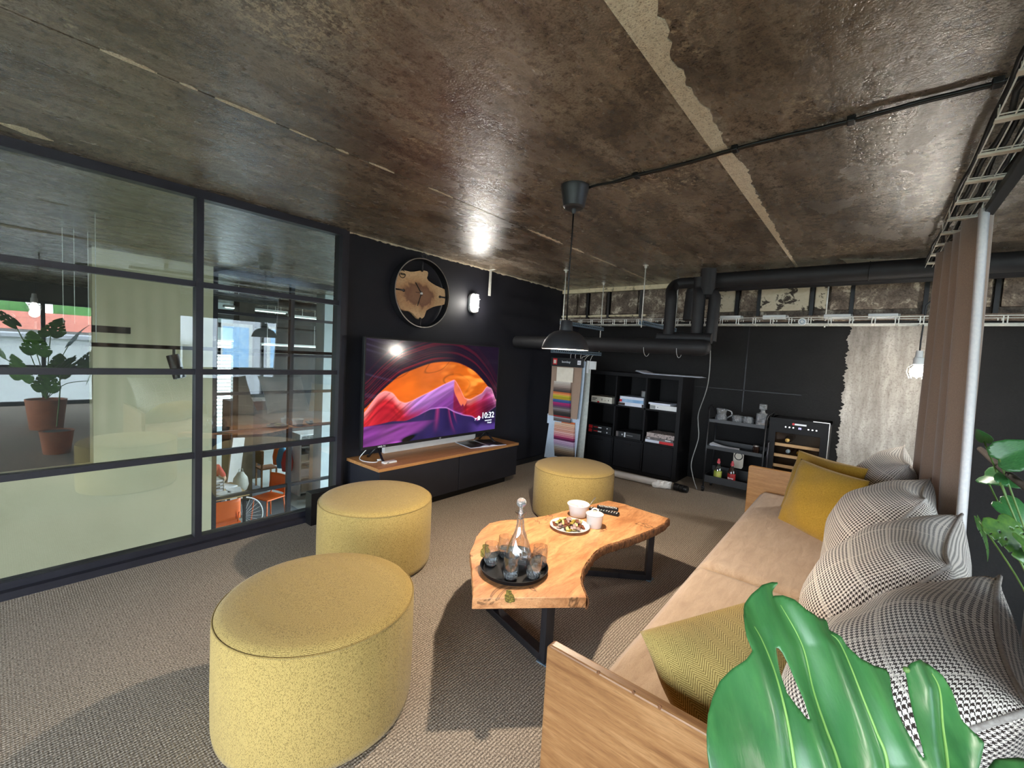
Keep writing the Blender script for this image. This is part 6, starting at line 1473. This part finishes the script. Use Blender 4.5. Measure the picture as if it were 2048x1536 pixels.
G().lathe([(0, 0), (.10, .02), (.13, .12), (.11, .24), (.07, .30), (.05, .34), (.0, .34)], (2.88, 8.62, ZH+.58), 14).build('body', 'voile_grey', bk, smooth=True); G().tube([(2.84, 8.62, ZH+.90), (2.85, 8.62, ZH+.98), (2.91, 8.62, ZH+.98), (2.92, 8.62, ZH+.90)], .006, 6).build('handle', 'voile_grey', bk, smooth=True)
t = thing('white_board', 'white leaning board behind the person in red', 'board', (2.95, 9.4, ZH)); G().box(-.12, .12, -.02, .02, 0, 1.4, rotm(0, .12, .3)).build('panel', 'white_plastic', t, local=True); G().box(-.13, .13, -.025, .025, -.0, .03, rotm(0, .12, .3)).build('bottom_edge', 'grey_paint', t, local=True)
struct(bx('column', 'hall_concrete', (3.18, 3.46, 9.7, 10.0, ZH, Z)))
struct(bx('column', 'pale_paint', (4.33, 4.66, 8.55, 8.9, ZH, Z)))
t = thing('dark_cabinet', 'tall dark cabinet behind the walkway in the office', 'cabinet', (3.9, 11.3, ZH)); bx('body', 'hall_dark', (3.5, 4.2, 11.2, 11.7, ZH, ZH+1.9), t); bx('door', 'black_wall', (3.52, 4.18, 11.18, 11.2, ZH+.05, ZH+1.87), t)
t = thing('wooden_chair', 'small brown chair beside the dark cabinet in the office', 'chair', (4.0, 10.5, ZH))
bx('seat', 'slab_bark', (3.85, 4.2, 10.3, 10.65, ZH+.42, ZH+.45), t); bx('backrest', 'slab_bark', (3.85, 3.9, 10.3, 10.65, ZH+.55, ZH+.85), t)
for x in (3.87, 4.18):
    for y in (10.32, 10.63): bx('leg', 'slab_bark', (x-.015, x+.015, y-.015, y+.015, ZH, ZH+(.85 if x < 3.9 else .42)), t)
for k, (x, y, m, lab) in enumerate(((4.15, 9.95, 'blue_fabric', 'blue coat hanging on the white office shelf'), (4.12, 9.62, 'red_knit', 'dark red bag hanging on the white office shelf'), (4.20, 10.28, 'orange_plastic', 'orange bag hanging on the white office shelf'))):
    t = thing('hanging_bag', lab, 'bag', (x, y, ZH+.55)); G().lathe([(0, 0), (.10, .02), (.12, .2), (.08, .42), (.03, .5), (0, .5)], (x, y, ZH+.5), 14).build('body', m, t, smooth=True); G().tube([(x-.03, y, ZH+1.0), (x, y, ZH+1.08), (x+.03, y, ZH+1.0)], .006, 6).build('strap', 'plastic_black', t, smooth=True)
wsf = thing('white_shelving', 'white shelving unit with boxes in the lower office', 'shelf', (4.5, 9.6, ZH))
bx('side_panel', 'white_plastic', (4.24, 4.27, 9.3, 9.75, ZH, ZH+1.35), wsf); bx('side_panel', 'white_plastic', (5.2, 5.23, 9.3, 9.75, ZH, ZH+1.35), wsf); bx('back_panel', 'white_plastic', (4.27, 5.2, 9.73, 9.75, ZH, ZH+1.35), wsf)
for z_ in (.05, .38, .72, 1.05, 1.32): bx('shelf_board', 'white_plastic', (4.27, 5.2, 9.3, 9.73, ZH+z_, ZH+z_+.025), wsf)
for k, (x, z_, m, w_, h_, lab) in enumerate(((4.37, .745, 'cream_card', .16, .14, 'cream box on the third board of the white shelving'), (4.55, .745, 'white_paper', .14, .20, 'white box on the third board of the white shelving'), (4.40, 1.075, 'grey_print', .18, .14, 'grey box on the fourth board of the white shelving'), (4.39, .405, 'white_paper', .2, .16, 'white box on the second board of the white shelving'), (4.62, .405, 'blue_print', .2, .18, 'pale blue box on the second board of the white shelving'), (4.42, .076, 'cream_card', .24, .18, 'cream box on the bottom board of the white shelving'))):
    t = thing('storage_box', lab, 'box', (x, 9.45, ZH+z_), group='boxes on the white shelving'); bx('body', m, (x-w_/2, x+w_/2, 9.34, 9.6, ZH+z_, ZH+z_+h_), t, bevel=.004); bx('lid', 'white_plastic', (x-w_/2-.004, x+w_/2+.004, 9.336, 9.604, ZH+z_+h_, ZH+z_+h_+.015), t)
cn = thing('white_counter', 'white counter with drawers beside the pale column in the office', 'counter', (4.2, 9.0, ZH))
bx('top', 'white_plastic', (3.98, 5.4, 8.95, 9.28, ZH+1.20, ZH+1.24), cn); bx('side_panel', 'cream_card', (4.42, 5.35, 9.0, 9.24, ZH, ZH+1.20), cn); bx('drawer', 'white_plastic', (4.6, 5.0, 8.985, 9.0, ZH+.8, ZH+1.15), cn)
# things up under the hall ceiling
for k, (x, y, z_, L_, lab) in enumerate(((3.6, 10.0, 2.12, 1.2, 'hanging tube light farthest left in the hall'), (4.85, 10.0, 2.06, 1.2, 'hanging tube light right of the mullion in the hall'), (3.4, 11.8, 1.45, 1.3, 'low hanging tube light in the back of the hall'), (5.1, 11.8, 1.40, 1.5, 'low hanging tube light at the right back of the hall'))):
    t = thing('tube_light', lab, 'lamp', (x, y, z_), group='hanging tube lights in the hall')
    bx('housing', 'white_plastic', (x-L_/2, x+L_/2, y-.06, y+.06, z_+.02, z_+.06), t); bx('tube', 'tube_light', (x-L_/2+.03, x+L_/2-.03, y-.03, y+.03, z_, z_+.02), t)
    for s in (-.4, .4): G().cyl((x+s*L_, y, z_+.06), (x+s*L_, y, Z), .004, n=5).build('cable', 'wire_zinc', t)
for k, (y, z_, r_, lab) in enumerate(((9.2, 2.28, .07, 'dark pipe under the hall ceiling, front'), (11.0, 2.05, .10, 'thick dark duct across the hall'), (12.6, 1.85, .06, 'dark pipe low at the back of the hall'))):
    t = thing('hall_pipe', lab, 'pipe', (4, y, z_)); G().cyl((2.0, y, z_), (8.9, y, z_), r_, n=14).build('sleeve', 'hall_dark', t, shade_angle=.7)
    for x in (3, 5, 7): G().cyl((x, y, z_+r_), (x, y, Z), .006, n=6).build('hanger', 'wire_zinc', t)
ht = wire_tray('hall_cable_tray', 'pale wire cable tray crossing the hall under the pipes', 'cable tray', (2.2, 10.6, 1.18), (8.6, 10.6, 1.18), .25, .06, (0, 1, 0), .4, .006)
for x in (2.6, 4.6, 6.6): G().cyl((x, 10.6, 1.18), (x, 10.6, Z), .005, n=5).build('hanger', 'wire_zinc', ht)
trk = thing('hanging_track', 'black light track hanging in the hall at eye level', 'track', (0, 5.2, 1.38)); bx('profile', 'plastic_black', (-4.0, 8.5, 5.18, 5.215, 1.375, 1.41), trk)
for x in (-1.5, .6, 3.4): G().cyl((x, 5.2, 1.41), (x, 5.2, Z), .003, n=5).build('cable', 'wire_zinc', trk)
sp = thing('track_spotlight', 'black cylinder spotlight under the hall light track', 'lamp', (1.15, 5.2, 1.30))
G().cyl((1.135, 5.20, 1.32), (1.185, 5.16, 1.10), .052, n=20).build('barrel', 'metal_black', sp, shade_angle=.6); G().cyl((1.1855, 5.1596, 1.099), (1.1865, 5.159, 1.095), .038, n=18).build('lens', 'brushed_steel', sp); G().cyl((1.145, 5.197, 1.30), (1.145, 5.197, 1.375), .012, n=8).build('stem', 'metal_black', sp)
lp = thing('linear_pendant', 'dark linear pendant lamp on thin cables in the hall', 'lamp', (.0, 6.2, 1.55)); bx('body', 'hall_dark', (.30, .98, 6.15, 6.25, 1.50, 1.57), lp); bx('end_cap', 'grey_paint', (.285, .30, 6.15, 6.25, 1.50, 1.57), lp)
for x in (.48, .56, .66): G().cyl((x, 6.2, 1.57), (x, 6.2, Z), .003, n=5).build('cable', 'wire_zinc', lp)

# ================================================================== OUTDOORS (seen mirrored in the glass)
struct(bx('ground', 'ground', (-60, 60, -80, 40, -4.2, -4.0)))
bl = thing('white_building', 'low white building outside the windows', 'building', (0, -16, -4)); bx('wall', 'building_white', (-7, 5.2, -22, -15, -4, 1.2), bl); bx('roof', 'building_grey', (-7.2, 5.4, -22.2, -14.8, 1.2, 1.32), bl)
b2 = thing('tiled_house', 'white house with a red tiled roof beyond the low building', 'building', (1, -30, -4)); bx('wall', 'building_white', (-6, 6, -36, -28, -4, 1.45), b2)
G().prism([(-4.6, 1.45), (4.6, 1.45), (0, 2.5)], -6.5, 6.5, Matrix(((0, 0, 1), (1, 0, 0), (0, 1, 0))), (0, -32, 0)).build('roof', 'roof_tile', b2)
b3 = thing('grey_block', 'grey office block with tall white framed windows outside', 'building', (9, -15, -4)); bx('wall', 'building_grey', (5.6, 14, -20, -14, -4, 7), b3)
for i in range(4):
    for j in range(3): f_ = bx('window', 'white_plastic', (6.2+i*1.9, 7.5+i*1.9, -14.03, -13.97, -3+j*3.1, -.9+j*3.1), b3); bx('window_pane', 'blue_print', (6.35+i*1.9, 7.35+i*1.9, -13.97, -13.95, -2.85+j*3.1, -1.05+j*3.1), f_)
tm = []
for k in range(3):
    bm = bmesh.new(); bmesh.ops.create_icosphere(bm, subdivisions=3, radius=1)
    rg = np.random.default_rng(40+k)
    for v in bm.verts: v.co *= 1+.14*math.sin(v.co.x*7+k)+.12*math.sin(v.co.y*9+v.co.z*5)+rg.uniform(-.06, .06)
    me = bpy.data.meshes.new('crown'); bm.to_mesh(me); bm.free(); me.materials.append(M['tree_green']); tm.append(me)
for i in range(13):
    x = -42+i*6.9+random.uniform(-.2, .2); s = random.uniform(3.0, 3.3); y = -46+random.uniform(-2, 2)
    t = thing('tree', 'green tree in the belt far outside the windows', 'tree', (x, y, -4), group='trees outside the windows')
    o = bpy.data.objects.new('crown', tm[i % 3]); C.objects.link(o); o.parent = t; o.location = (0, 0, 5.5+random.uniform(-.6, 1)); o.scale = (s*.8, s*.8, s*1.25)
    G().cyl((0, 0, 0), (0, 0, 4), .3, .2, 8).build('trunk', 'slab_bark', t, local=True)
bpy.context.view_layer.update()
